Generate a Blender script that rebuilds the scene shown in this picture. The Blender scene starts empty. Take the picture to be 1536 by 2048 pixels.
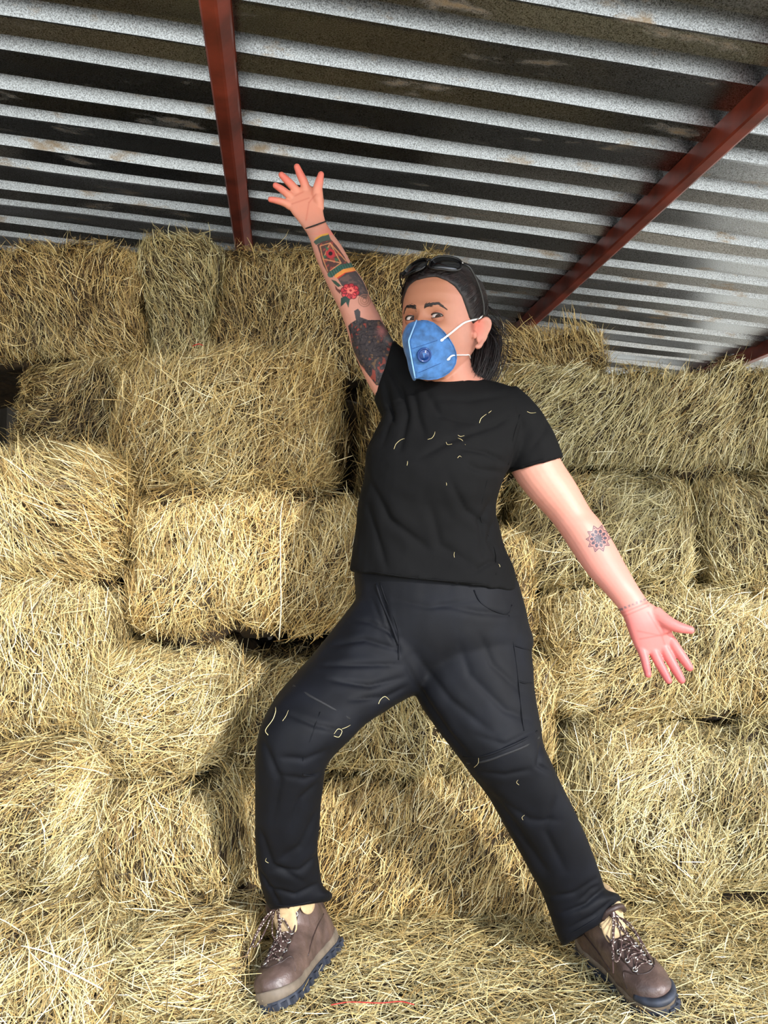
import bpy, bmesh, math, random
import numpy as np
from mathutils import Vector, Matrix
from mathutils.bvhtree import BVHTree

random.seed(7)
RNG = np.random.default_rng(11)
SC = bpy.context.scene
COL = SC.collection
PI = math.pi

# ------------------------------------------------------------------ camera
F = 1538.0                       # focal length in pixels of the 1536 x 2048 frame
PITCH = math.atan2(88.0, F)      # camera looks slightly up
CAM = np.array((0.0, 0.0, 0.93))
cam_d = bpy.data.cameras.new('camera')
cam = bpy.data.objects.new('camera', cam_d)
COL.objects.link(cam)
cam_d.sensor_fit = 'VERTICAL'
cam_d.sensor_height = 36.0
cam_d.sensor_width = 27.0
cam_d.lens = F / 2048.0 * 36.0
cam_d.clip_start = 0.02
cam.location = CAM
cam.rotation_euler = (PI / 2 + PITCH, 0, 0)
SC.camera = cam
CT, ST = math.cos(PITCH), math.sin(PITCH)


def ray(px, py):
    u = (px - 768.0) / F
    v = (1024.0 - py) / F
    return np.array((u, CT - v * ST, v * CT + ST))


def P(px, py, Y):
    d = ray(px, py)
    return CAM + d * (Y / d[1])


def proj(pts):
    d = np.asarray(pts, float) - CAM
    y = d[:, 1] * CT + d[:, 2] * ST
    z = -d[:, 1] * ST + d[:, 2] * CT
    return 768 + F * d[:, 0] / y, 1024 - F * z / y


# ------------------------------------------------------------------ noise
def vnoise(p, seed=0):
    """smooth value noise in -1..1 for (N,3) points"""
    p = np.asarray(p, float)
    i = np.floor(p).astype(np.int64)
    f = p - i
    f = f * f * (3 - 2 * f)

    def h(dx, dy, dz):
        n = (i[:, 0] + dx) * 374761393 + (i[:, 1] + dy) * 668265263 + (i[:, 2] + dz) * 2147483647 + seed * 974634777
        n = (n ^ (n >> 13)) * 1274126177
        n = n ^ (n >> 16)
        return (n & 0xffff) / 32767.5 - 1.0
    x, y, z = f[:, 0], f[:, 1], f[:, 2]
    a = h(0, 0, 0) * (1 - x) + h(1, 0, 0) * x
    b = h(0, 1, 0) * (1 - x) + h(1, 1, 0) * x
    c = h(0, 0, 1) * (1 - x) + h(1, 0, 1) * x
    d = h(0, 1, 1) * (1 - x) + h(1, 1, 1) * x
    return (a * (1 - y) + b * y) * (1 - z) + (c * (1 - y) + d * y) * z


def lin(c):
    """sRGB 0..255 -> linear"""
    o = []
    for v in c:
        v = v / 255.0
        o.append(v / 12.92 if v <= 0.04045 else ((v + 0.055) / 1.055) ** 2.4)
    return tuple(o)


def rgba(c):
    return lin(c) + (1.0,)


# ------------------------------------------------------------------ materials
def new_mat(name):
    m = bpy.data.materials.new(name)
    m.use_nodes = True
    nt = m.node_tree
    b = nt.nodes.get('Principled BSDF')
    return m, nt, b


def simple_mat(name, col, rough=0.6, metal=0.0, noise=0.0, nscale=40, bump=0.0, bscale=200, spec=0.5, sheen=0.0):
    m, nt, b = new_mat(name)
    b.inputs['Base Color'].default_value = rgba(col)
    b.inputs['Roughness'].default_value = rough
    b.inputs['Metallic'].default_value = metal
    b.inputs['Specular IOR Level'].default_value = spec
    if sheen:
        b.inputs['Sheen Weight'].default_value = sheen
        b.inputs['Sheen Roughness'].default_value = 0.4
    tc = nt.nodes.new('ShaderNodeTexCoord')
    if noise:
        n = nt.nodes.new('ShaderNodeTexNoise')
        n.inputs['Scale'].default_value = nscale
        n.inputs['Detail'].default_value = 5
        r = nt.nodes.new('ShaderNodeValToRGB')
        r.color_ramp.elements[0].position = 0.3
        r.color_ramp.elements[1].position = 0.7
        c = np.array(col, float)
        r.color_ramp.elements[0].color = rgba(np.clip(c * (1 - noise), 0, 255))
        r.color_ramp.elements[1].color = rgba(np.clip(c * (1 + noise), 0, 255))
        nt.links.new(tc.outputs['Object'], n.inputs['Vector'])
        nt.links.new(n.outputs['Fac'], r.inputs['Fac'])
        nt.links.new(r.outputs['Color'], b.inputs['Base Color'])
    if bump:
        n2 = nt.nodes.new('ShaderNodeTexNoise')
        n2.inputs['Scale'].default_value = bscale
        n2.inputs['Detail'].default_value = 4
        bp = nt.nodes.new('ShaderNodeBump')
        bp.inputs['Strength'].default_value = bump
        bp.inputs['Distance'].default_value = 0.002
        nt.links.new(tc.outputs['Object'], n2.inputs['Vector'])
        nt.links.new(n2.outputs['Fac'], bp.inputs['Height'])
        nt.links.new(bp.outputs['Normal'], b.inputs['Normal'])
    return m


# ------------------------------------------------------------------ objects
def link(name, me, mat=None, parent=None, loc=(0, 0, 0)):
    o = bpy.data.objects.new(name, me)
    COL.objects.link(o)
    if me is not None and mat is not None:
        for m in (mat if isinstance(mat, (list, tuple)) else [mat]):
            me.materials.append(m)
    o.location = loc
    if parent is not None:
        o.parent = parent
    return o


def tag(o, label, cat, group=None, kind=None):
    o['label'] = label
    if cat:
        o['category'] = cat
    if group:
        o['group'] = group
    if kind:
        o['kind'] = kind
    return o


def mesh_py(name, v, f, smooth=True, fix=True):
    me = bpy.data.meshes.new(name)
    me.from_pydata([tuple(map(float, p)) for p in v], [], [tuple(int(i) for i in q) for q in f])
    if fix:
        bm = bmesh.new()
        bm.from_mesh(me)
        bmesh.ops.recalc_face_normals(bm, faces=bm.faces)
        bm.to_mesh(me)
        bm.free()
    me.update()
    if smooth:
        me.polygons.foreach_set('use_smooth', np.ones(len(me.polygons), bool))
    return me


class MB:
    """collects verts and faces"""
    def __init__(self):
        self.v, self.f = [], []

    def add(self, v, f):
        n = len(self.v)
        self.v += [np.asarray(p, float) for p in v]
        self.f += [tuple(i + n for i in q) for q in f]
        return self

    def tube(self, pts, r, n=8, cap=True, sub=4, flat=None):
        """smooth tube; r number or list"""
        pts = np.asarray(pts, float)
        rr = np.full(len(pts), r, float) if np.isscalar(r) else np.asarray(r, float)
        if sub > 1 and len(pts) > 2:
            pts, rr = crom(pts, sub), crom(rr[:, None], sub)[:, 0]
        self.add(*sweep(pts, rr, n, cap, flat))
        return self

    def ell(self, c, ax, n=16, m=10):
        """ellipsoid, ax = three half axis vectors"""
        c = np.asarray(c, float)
        ax = [np.asarray(a, float) for a in ax]
        v, f = [], []
        for i in range(m + 1):
            th = PI * i / m
            for j in range(n):
                ph = 2 * PI * j / n
                v.append(c + ax[0] * math.sin(th) * math.cos(ph) + ax[1] * math.sin(th) * math.sin(ph) + ax[2] * math.cos(th))
        for i in range(m):
            for j in range(n):
                f.append((i * n + j, i * n + (j + 1) % n, (i + 1) * n + (j + 1) % n, (i + 1) * n + j))
        return self.add(v, f)

    def box(self, lo, hi):
        x0, y0, z0 = lo
        x1, y1, z1 = hi
        v = [(x0, y0, z0), (x1, y0, z0), (x1, y1, z0), (x0, y1, z0), (x0, y0, z1), (x1, y0, z1), (x1, y1, z1), (x0, y1, z1)]
        f = [(0, 3, 2, 1), (4, 5, 6, 7), (0, 1, 5, 4), (1, 2, 6, 5), (2, 3, 7, 6), (3, 0, 4, 7)]
        return self.add(v, f)

    def build(self, name, mat, parent=None, off=None, smooth=True, loc=(0, 0, 0)):
        v = np.array(self.v)
        if off is not None:
            v = v - np.asarray(off)
        return link(name, mesh_py(name, v, self.f, smooth), mat, parent, loc)


def crom(p, sub):
    p = np.asarray(p, float)
    q = np.vstack([2 * p[0] - p[1], p, 2 * p[-1] - p[-2]])
    out = []
    for i in range(1, len(q) - 2):
        a, b, c, d = q[i - 1], q[i], q[i + 1], q[i + 2]
        for k in range(sub):
            t = k / sub
            out.append(0.5 * (2 * b + (c - a) * t + (2 * a - 5 * b + 4 * c - d) * t * t + (3 * b - a - 3 * c + d) * t ** 3))
    out.append(p[-1])
    return np.array(out)


def unit(v):
    v = np.asarray(v, float)
    return v / (np.linalg.norm(v) + 1e-12)


def sweep(pts, rr, n=8, cap=True, flat=None):
    v, f = [], []
    up = np.array((0.13, 0.31, 0.94))
    prev = None
    for i, p in enumerate(pts):
        t = unit(pts[min(i + 1, len(pts) - 1)] - pts[max(i - 1, 0)])
        a = up - t * up.dot(t) if prev is None else prev - t * prev.dot(t)
        if np.linalg.norm(a) < 1e-6:
            a = np.array((1.0, 0, 0)) - t * t[0]
        a = unit(a)
        prev = a
        b = np.cross(t, a)
        for j in range(n):
            w = 2 * PI * j / n
            v.append(p + rr[i] * (a * math.cos(w) + b * math.sin(w) * (flat or 1)))
    m = len(pts)
    for i in range(m - 1):
        for j in range(n):
            f.append((i * n + j, i * n + (j + 1) % n, (i + 1) * n + (j + 1) % n, (i + 1) * n + j))
    if cap:
        f.append(tuple(range(n))[::-1])
        f.append(tuple((m - 1) * n + j for j in range(n)))
    return v, f


def loft(rings, n=28, sub=5, ex=2.0, cap=True):
    """rings: list of (center, U, V) half axis vectors -> smooth tube"""
    arr = np.array([np.concatenate(r) for r in rings])
    arr = crom(arr, sub)
    v, f = [], []
    for r in arr:
        c, U, V = r[:3], r[3:6], r[6:9]
        for j in range(n):
            w = 2 * PI * j / n
            cu, su = math.cos(w), math.sin(w)
            cu = math.copysign(abs(cu) ** (2 / ex), cu)
            su = math.copysign(abs(su) ** (2 / ex), su)
            v.append(c + U * cu + V * su)
    m = len(arr)
    for i in range(m - 1):
        for j in range(n):
            f.append((i * n + j, i * n + (j + 1) % n, (i + 1) * n + (j + 1) % n, (i + 1) * n + j))
    if cap:
        f.append(tuple(range(n))[::-1])
        f.append(tuple((m - 1) * n + j for j in range(n)))
    return v, f


def sil(L, R, Y, d):
    """a ring whose silhouette, seen from the photographer, spans L..R at distance Y"""
    YL, YR = (Y, Y) if np.isscalar(Y) else Y
    a, b = P(L[0], L[1], YL), P(R[0], R[1], YR)
    c = (a + b) / 2
    U = (b - a) / 2
    view = unit(c - CAM)
    V = view - unit(U) * view.dot(unit(U))
    return (c, U, unit(V) * d)


def remesh(mb, voxel, smooth_it=4, name='tmp', fac=0.5):
    """voxel union of everything collected in mb -> (verts, faces) as numpy"""
    me = mesh_py(name, mb.v, mb.f, fix=True)
    o = bpy.data.objects.new(name, me)
    COL.objects.link(o)
    r = o.modifiers.new('r', 'REMESH')
    r.mode = 'VOXEL'
    r.voxel_size = voxel
    if smooth_it:
        s = o.modifiers.new('s', 'SMOOTH')
        s.factor = fac
        s.iterations = smooth_it
    dg = bpy.context.evaluated_depsgraph_get()
    dg.update()
    ev = o.evaluated_get(dg)
    m2 = bpy.data.meshes.new_from_object(ev)
    bpy.data.objects.remove(o)
    bpy.data.meshes.remove(me)
    m2.name = name
    return m2


def vcos(me):
    a = np.empty(len(me.vertices) * 3)
    me.vertices.foreach_get('co', a)
    return a.reshape(-1, 3)


def vnors(me):
    a = np.empty(len(me.vertices) * 3)
    me.vertices.foreach_get('normal', a)
    return a.reshape(-1, 3)


def setco(me, v):
    me.vertices.foreach_set('co', np.asarray(v, float).ravel())
    me.update()


def smooth_all(me):
    me.polygons.foreach_set('use_smooth', np.ones(len(me.polygons), bool))


def set_color(me, name, cols):
    at = me.color_attributes.new(name, 'FLOAT_COLOR', 'POINT')
    c = np.ones((len(me.vertices), 4))
    c[:, :3] = cols
    at.data.foreach_set('color', c.ravel())


def seg_dist(x, y, a, b):
    ax, ay = a
    bx, by = b
    dx, dy = bx - ax, by - ay
    t = np.clip(((x - ax) * dx + (y - ay) * dy) / (dx * dx + dy * dy + 1e-9), 0, 1)
    return np.hypot(x - ax - t * dx, y - ay - t * dy), t


def poly_in(x, y, poly):
    ins = np.zeros(len(x), bool)
    n = len(poly)
    for i in range(n):
        x0, y0 = poly[i]
        x1, y1 = poly[(i + 1) % n]
        c = ((y0 > y) != (y1 > y)) & (x < (x1 - x0) * (y - y0) / (y1 - y0 + 1e-9) + x0)
        ins ^= c
    return ins
# ------------------------------------------------------------------ hay
def hay_material(name):
    m, nt, b = new_mat(name)
    ramps = []
    at = nt.nodes.new('ShaderNodeAttribute')
    at.attribute_name = 'tone'
    for tints in (((50, 36, 20), (128, 98, 56), (192, 156, 92), (226, 197, 130), (246, 228, 176)),
                  ((56, 46, 30), (130, 116, 78), (178, 165, 114), (214, 204, 156), (242, 237, 206))):
        r = nt.nodes.new('ShaderNodeValToRGB')
        el = r.color_ramp.elements
        while len(el) < 5:
            el.new(0.5)
        for e, p, c in zip(el, (0.0, 0.25, 0.5, 0.75, 1.0), tints):
            e.position = p
            e.color = rgba(c)
        nt.links.new(at.outputs['Fac'], r.inputs['Fac'])
        ramps.append(r)
    hu = nt.nodes.new('ShaderNodeAttribute')
    hu.attribute_name = 'hue'
    mx = nt.nodes.new('ShaderNodeMixRGB')
    nt.links.new(hu.outputs['Fac'], mx.inputs['Fac'])
    nt.links.new(ramps[0].outputs['Color'], mx.inputs['Color1'])
    nt.links.new(ramps[1].outputs['Color'], mx.inputs['Color2'])
    nt.links.new(mx.outputs['Color'], b.inputs['Base Color'])
    b.inputs['Roughness'].default_value = 0.5
    b.inputs['Specular IOR Level'].default_value = 0.4
    return m


HAY = hay_material('hay_stalks')
HAY_GOLD, HAY_PALE, HAY_GREEN = 0.25, 0.55, 0.8     # share of pale green stalks
HAY_CORE = simple_mat('hay_core', (46, 34, 18), 0.95, noise=0.4, nscale=60, bump=1.0, bscale=120)  # gap shade put into the colour: core darkened between the stalks


def strands(pos, nor, tan, L, W, lift, bend, roll, tone):
    """curved flat blades -> verts (N*8,3), quads (N*3,4), tone per vertex"""
    N = len(pos)
    side = np.cross(nor, tan)
    wid = side * np.cos(roll)[:, None] + nor * np.sin(roll)[:, None]
    ts = np.array((-0.5, -0.17, 0.17, 0.5))
    wf = np.array((0.75, 1.0, 1.0, 0.45))
    V = np.empty((N, 4, 2, 3))
    for k, t in enumerate(ts):
        c = pos + tan * (L * t)[:, None] + side * (bend * (4 * t * t))[:, None] + nor * (lift[:, 0] * (0.5 - t) + lift[:, 1] * (0.5 + t))[:, None]
        V[:, k, 0] = c - wid * (W * wf[k] * 0.5)[:, None]
        V[:, k, 1] = c + wid * (W * wf[k] * 0.5)[:, None]
    base = (np.arange(N) * 8)[:, None, None]
    q = np.array([[0, 1, 3, 2], [2, 3, 5, 4], [4, 5, 7, 6]])[None] + base
    return V.reshape(-1, 3), q.reshape(-1, 4), np.repeat(tone, 8)


def fast_mesh(name, v, q, tone=None, mat_idx=None, hue=None):
    me = bpy.data.meshes.new(name)
    me.vertices.add(len(v))
    me.vertices.foreach_set('co', np.asarray(v, np.float32).ravel())
    n = len(q)
    me.loops.add(n * 4)
    me.loops.foreach_set('vertex_index', np.asarray(q, np.int32).ravel())
    me.polygons.add(n)
    me.polygons.foreach_set('loop_start', np.arange(n, dtype=np.int32) * 4)
    me.polygons.foreach_set('loop_total', np.full(n, 4, np.int32))
    if mat_idx is not None:
        me.polygons.foreach_set('material_index', np.asarray(mat_idx, np.int32))
    me.polygons.foreach_set('use_smooth', np.ones(n, bool))
    me.update(calc_edges=True)
    if tone is not None:
        at = me.attributes.new('tone', 'FLOAT', 'POINT')
        at.data.foreach_set('value', np.asarray(tone, np.float32))
        at = me.attributes.new('hue', 'FLOAT', 'POINT')
        at.data.foreach_set('value', np.asarray(hue, np.float32))
    return me


def rounded_box(c, half, r, bump, seed):
    """c: (N,3) points on the surface of the -1..1 cube -> positions and normals"""
    q = c * half
    inner = np.clip(q, -(half - r), half - r)
    d = q - inner
    nrm = d / (np.linalg.norm(d, axis=1)[:, None] + 1e-9)
    p = inner + nrm * r
    low = vnoise(p * 4.2 + seed * 1.7, seed + 11)
    off = -0.9 * bump * np.maximum(0, 0.25 - np.abs(low)) * 4 + bump * (vnoise(p * 5.5 + seed * 7.1, seed) * 0.9 + 0.6 * vnoise(p * 12 + seed, seed + 3) + 0.42 * vnoise(p * 30, seed + 5))
    return p + nrm * off[:, None], nrm


FACES = {'front': (1, -1), 'back': (1, 1), 'left': (0, -1), 'right': (0, 1), 'top': (2, 1), 'bottom': (2, -1)}
DENS = 1.0


def hay_bale(name, lo, hi, yaw=0.0, mat=None, seed=1, ang=90, spread=35, dens=27000, label='', group=None, r=0.07,
             bump=0.034, tone=0.0, tilt=0.0, length=(0.025, 0.095), fringe=1.0, cat='bale', roll_to=0.0, sidelight=None,
             width=(0.0009, 0.0023), grooves=None):
    lo, hi = np.array(lo, float), np.array(hi, float)
    half = (hi - lo) / 2
    ctr = (hi + lo) / 2
    R = np.array(Matrix.Rotation(math.radians(yaw), 3, 'Z') @ Matrix.Rotation(math.radians(roll_to), 3, 'Y') @ Matrix.Rotation(math.radians(tilt), 3, 'X'))
    rg = np.random.default_rng(seed)
    r = min(r + 0.02, half.min() * 0.6)
    BV, BQ = [], []
    nb = 0
    # body
    G = 34
    g = np.linspace(-1, 1, G)
    gu, gv = np.meshgrid(g, g, indexing='ij')
    for ax, s in FACES.values():
        c = np.empty((G * G, 3))
        o = [i for i in range(3) if i != ax]
        c[:, ax] = s
        c[:, o[0]] = gu.ravel()
        c[:, o[1]] = gv.ravel()
        p, _ = rounded_box(c, half - 0.006, r, bump, seed)
        idx = np.arange(G * G).reshape(G, G)
        q = np.stack([idx[:-1, :-1], idx[1:, :-1], idx[1:, 1:], idx[:-1, 1:]], -1).reshape(-1, 4)
        if (s > 0) != (ax == 1):
            pass
        else:
            q = q[:, ::-1]
        BV.append(p)
        BQ.append(q + nb)
        nb += len(p)
    # blades
    pos, nor, tan = [], [], []
    for fname, (ax, s) in FACES.items():
        if fname in ('back', 'bottom'):
            continue
        o = [i for i in range(3) if i != ax]
        depth_lim = min(half[1] * 2, 0.34)
        if fname == 'front':
            area = 4 * half[0] * half[2]
            n = int(area * dens * DENS)
        elif fname == 'top':
            area = 2 * half[0] * depth_lim
            n = int(area * dens * 0.8 * DENS)
        else:
            area = 2 * half[2] * depth_lim
            n = int(area * dens * 0.7 * DENS)
        c = np.empty((n, 3))
        c[:, ax] = s
        for k in o:
            c[:, k] = rg.uniform(-1, 1, n)
        if fname != 'front':
            c[:, 1] = -1 + rg.uniform(0, 1, n) * depth_lim / half[1]
        p, nn = rounded_box(c, half, r, bump, seed)
        lowf = vnoise(p * 4.0 + seed * 3.3, seed + 9)
        base = ang + lowf * 60 + rg.normal(0, spread * 0.62, n)
        rnd = rg.random(n) < 0.2
        base = np.where(rnd, rg.uniform(0, 180, n), base)
        th = np.radians(base)
        e1 = np.zeros((n, 3))
        e2 = np.zeros((n, 3))
        if fname == 'front':
            e1[:, 0] = 1
            e2[:, 2] = 1
        elif fname == 'top':
            e1[:, 0] = 1
            e2[:, 1] = 1
        else:
            e1[:, 1] = 1
            e2[:, 2] = 1
        t = e1 * np.cos(th)[:, None] + e2 * np.sin(th)[:, None]
        t = t - nn * (t * nn).sum(1)[:, None]
        t /= np.linalg.norm(t, axis=1)[:, None] + 1e-9
        pos.append(p)
        nor.append(nn)
        tan.append(t)
    pos, nor, tan = map(np.vstack, (pos, nor, tan))
    n = len(pos)
    L = 0.85 * rg.uniform(length[0], length[1], n) * rg.choice([0.7, 1.0, 1.35], n, p=[0.35, 0.5, 0.15])
    W = rg.uniform(width[0], width[1], n)
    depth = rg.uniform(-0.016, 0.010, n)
    lift = np.stack([depth + rg.normal(0, 0.005, n), depth + np.abs(rg.normal(0, 0.009, n)) * fringe], 1)
    loose = rg.random(n) < 0.05
    lift[loose, 1] += rg.uniform(0.01, 0.045, loose.sum()) * fringe
    L[loose] *= 1.3
    bend = rg.normal(0, 0.006, n)
    roll = rg.normal(0, 0.6, n)
    tn = 0.47 + tone * 0.6 + rg.normal(0, 0.23, n) + 0.16 * vnoise(pos * 3.0 + seed, seed + 21) + depth * 20  # deeper stalks get a darker tone, painting the shade in the gaps
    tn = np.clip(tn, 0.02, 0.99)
    v, q, tv = strands(pos, nor, tan, L, W, lift, bend, roll, tn)
    V = np.vstack(BV + [v])
    Q = np.vstack(BQ + [q + nb])
    T = np.concatenate([np.zeros(nb), tv])
    mi = np.concatenate([np.zeros(sum(len(x) for x in BQ)), np.ones(len(q))])
    V = V @ R.T
    hu = np.clip((0.3 if mat is None else mat) + 0.35 * vnoise(pos * 5 + seed * 2.2, seed + 33) + rg.normal(0, 0.28, n), 0, 1)
    me = fast_mesh(name, V, Q, T, mi, np.concatenate([np.zeros(nb), np.repeat(hu, 8)]))
    o = link(name, me, [HAY_CORE, HAY], None, ctr)
    tag(o, label, cat, group)
    return o


def bale_px(name, x0, y0, x1, y1, Y, depth=0.9, zlo=None, zhi=None, **k):
    """front face spans the given outline at distance Y"""
    a = P(x0, (y0 + y1) / 2, Y)
    b = P(x1, (y0 + y1) / 2, Y)
    za = P((x0 + x1) / 2, y1, Y)[2] if zlo is None else zlo
    zb = P((x0 + x1) / 2, y0, Y)[2] if zhi is None else zhi
    return hay_bale(name, (a[0], Y, za), (b[0], Y + depth, zb), **k)


GL = 'hay bales of the stacked wall'
# left side, from the top row down
bale_px('hay_bale', -260, 0, 296, 0, 2.52, zlo=1.555, zhi=1.985, depth=0.8, mat=HAY_GOLD, seed=2, ang=88, spread=32, tone=-0.02, group=GL,
        label='wide golden hay bale in the top row under the roof at the far left', length=(0.03, 0.09))
bale_px('hay_bale', 292, 0, 428, 0, 2.56, zlo=1.555, zhi=2.02, depth=0.5, mat=HAY_GREEN, seed=3, ang=80, spread=30, tone=-0.04, group=GL,
        label='narrow humped hay bale in the top row left of the upright red beam', r=0.09, length=(0.03, 0.09))
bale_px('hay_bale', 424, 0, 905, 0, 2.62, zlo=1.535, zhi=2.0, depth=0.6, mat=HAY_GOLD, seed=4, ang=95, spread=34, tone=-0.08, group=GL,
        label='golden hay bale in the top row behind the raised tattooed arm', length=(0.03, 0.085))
bale_px('hay_bale', 28, 0, 262, 0, 2.42, zlo=1.215, zhi=1.555, depth=0.8, mat=HAY_GOLD, seed=5, ang=30, spread=38, tone=-0.14, group=GL,  # recessed bale: its shade put into a darker tone
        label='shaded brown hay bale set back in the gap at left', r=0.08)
bale_px('hay_bale', 262, 0, 700, 0, 2.08, zlo=1.10, zhi=1.50, depth=1.0, mat=HAY_GOLD, seed=6, ang=60, spread=55, tone=0.02, group=GL,
        label='big shaggy hay bale jutting forward below the raised arm', fringe=1.5, length=(0.05, 0.15), yaw=-7, r=0.06)
bale_px('hay_bale', -230, 0, 246, 0, 1.93, zlo=0.85, zhi=1.205, depth=0.9, mat=HAY_GOLD, seed=7, ang=125, spread=32, tone=0.02, group=GL,
        label='golden hay bale at the left edge below the dark gap', length=(0.06, 0.17), fringe=1.3, r=0.1)
bale_px('hay_bale', 240, 0, 735, 0, 1.98, zlo=0.71, zhi=1.095, depth=1.0, mat=HAY_GOLD, seed=8, ang=80, spread=38, tone=0.02, group=GL,
        label='large hay bale with a pale twine directly left of the hips', r=0.12, length=(0.04, 0.13))
bale_px('hay_bale', -230, 0, 214, 0, 1.84, zlo=0.475, zhi=0.845, depth=0.95, mat=HAY_PALE, seed=9, ang=95, spread=34, tone=0.0, group=GL,
        label='hay bale at the left edge level with the crotch', length=(0.05, 0.14), r=0.08)
bale_px('hay_bale', 196, 0, 448, 0, 1.83, zlo=0.40, zhi=0.70, depth=0.95, mat=HAY_PALE, seed=10, ang=60, spread=55, tone=0.03, group=GL,
        label='hay bale left of the bent knee above the dark slanting gap', length=(0.05, 0.15), fringe=1.3, r=0.08)
bale_px('hay_bale', -230, 0, 205, 0, 1.70, zlo=0.165, zhi=0.475, depth=1.0, mat=HAY_PALE, seed=11, ang=40, spread=50, tone=0.06, group=GL,
        label='pale hay bale at the left edge level with the shins', length=(0.05, 0.15), fringe=1.2, r=0.1)
bale_px('hay_bale', 216, 0, 470, 0, 1.74, zlo=0.13, zhi=0.375, depth=1.0, mat=HAY_PALE, seed=12, ang=100, spread=34, tone=0.05, group=GL,
        label='pale hay bale beside the shin of the bent leg', length=(0.04, 0.12), r=0.06, roll_to=-6)
bale_px('hay_bale', 232, 0, 492, 0, 1.58, zlo=-0.06, zhi=0.13, depth=0.9, mat=HAY_PALE, seed=13, ang=25, spread=30, tone=0.05, group=GL,
        label='low hay bale at floor level left of the boot on the bent leg', length=(0.05, 0.13), r=0.06)
bale_px('hay_bale', -230, 0, 226, 0, 1.46, zlo=-0.1, zhi=0.16, depth=0.9, mat=HAY_PALE, seed=14, ang=45, spread=55, tone=0.06, group=GL,
        label='pale hay bale in the bottom left corner', length=(0.05, 0.15), fringe=1.3, r=0.09)
# behind the person
bale_px('hay_bale', 470, 0, 1112, 0, 2.02, zlo=-0.02, zhi=0.33, depth=0.9, mat=HAY_GOLD, seed=15, ang=85, spread=24, tone=0.03, group=GL,
        label='hay bale between the shins, lowest one behind the legs', length=(0.04, 0.11), r=0.05)
bale_px('hay_bale', 452, 0, 1104, 0, 2.05, zlo=0.33, zhi=0.64, depth=0.9, mat=HAY_PALE, seed=16, ang=75, spread=38, tone=0.0, group=GL,
        label='hay bale framed by the spread thighs behind the crotch', length=(0.04, 0.12), r=0.07)
bale_px('hay_bale', 745, 0, 1060, 0, 2.16, zlo=0.645, zhi=1.0, depth=0.8, mat=HAY_GOLD, seed=17, ang=85, spread=40, tone=-0.05, group=GL,
        label='hay bale mostly hidden behind the hips')
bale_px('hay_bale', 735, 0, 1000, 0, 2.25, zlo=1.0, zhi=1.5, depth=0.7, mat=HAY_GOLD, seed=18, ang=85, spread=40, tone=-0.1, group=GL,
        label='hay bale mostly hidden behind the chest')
# right side, from the top row down
bale_px('hay_bale', 930, 0, 1206, 0, 2.62, zlo=1.555, zhi=1.735, depth=0.5, mat=HAY_GOLD, seed=19, ang=150, spread=30, tone=0.06, group=GL,
        label='small loose golden hay flake on top of the stack behind the ear', fringe=1.8, r=0.06, bump=0.035)
bale_px('hay_bale', 985, 0, 1520, 0, 2.46, zlo=1.19, zhi=1.545, depth=0.95, mat=HAY_GREEN, seed=20, ang=88, spread=20, tone=0.0, group=GL,
        label='long neat greenish hay bale on the right with upright stalks below the roof', length=(0.03, 0.10), r=0.04, dens=26000)
bale_px('hay_bale', 1524, 0, 1900, 0, 2.44, zlo=1.19, zhi=1.55, depth=0.95, mat=HAY_PALE, seed=21, ang=88, spread=24, tone=0.04, group=GL,
        label='hay bale cut by the right edge in the upper row', length=(0.03, 0.10), r=0.04)
bale_px('hay_bale', 1005, 0, 1372, 0, 2.34, zlo=0.82, zhi=1.18, depth=1.0, mat=HAY_GREEN, seed=22, ang=60, spread=48, tone=0.0, group=GL,
        label='hay bale behind the lowered arm with the flower tattoo', length=(0.04, 0.13), r=0.08)
bale_px('hay_bale', 1388, 0, 1900, 0, 2.36, zlo=0.82, zhi=1.18, depth=1.0, mat=HAY_GREEN, seed=23, ang=100, spread=40, tone=-0.03, group=GL,
        label='hay bale at the right edge beyond the dark vertical gap', length=(0.04, 0.12), r=0.07)
bale_px('hay_bale', 1075, 0, 1950, 0, 2.2, zlo=0.43, zhi=0.825, depth=1.0, mat=HAY_PALE, seed=24, ang=70, spread=45, tone=0.03, group=GL,
        label='wide hay bale behind the open lowered hand', length=(0.04, 0.13), r=0.1, fringe=1.2)
bale_px('hay_bale', 1120, 0, 1950, 0, 2.06, zlo=-0.02, zhi=0.435, depth=1.0, mat=HAY_GREEN, seed=25, ang=80, spread=42, tone=0.05, group=GL,
        label='wide pale greenish hay bale at the right beside the straight shin', length=(0.04, 0.13), r=0.12)


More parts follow.
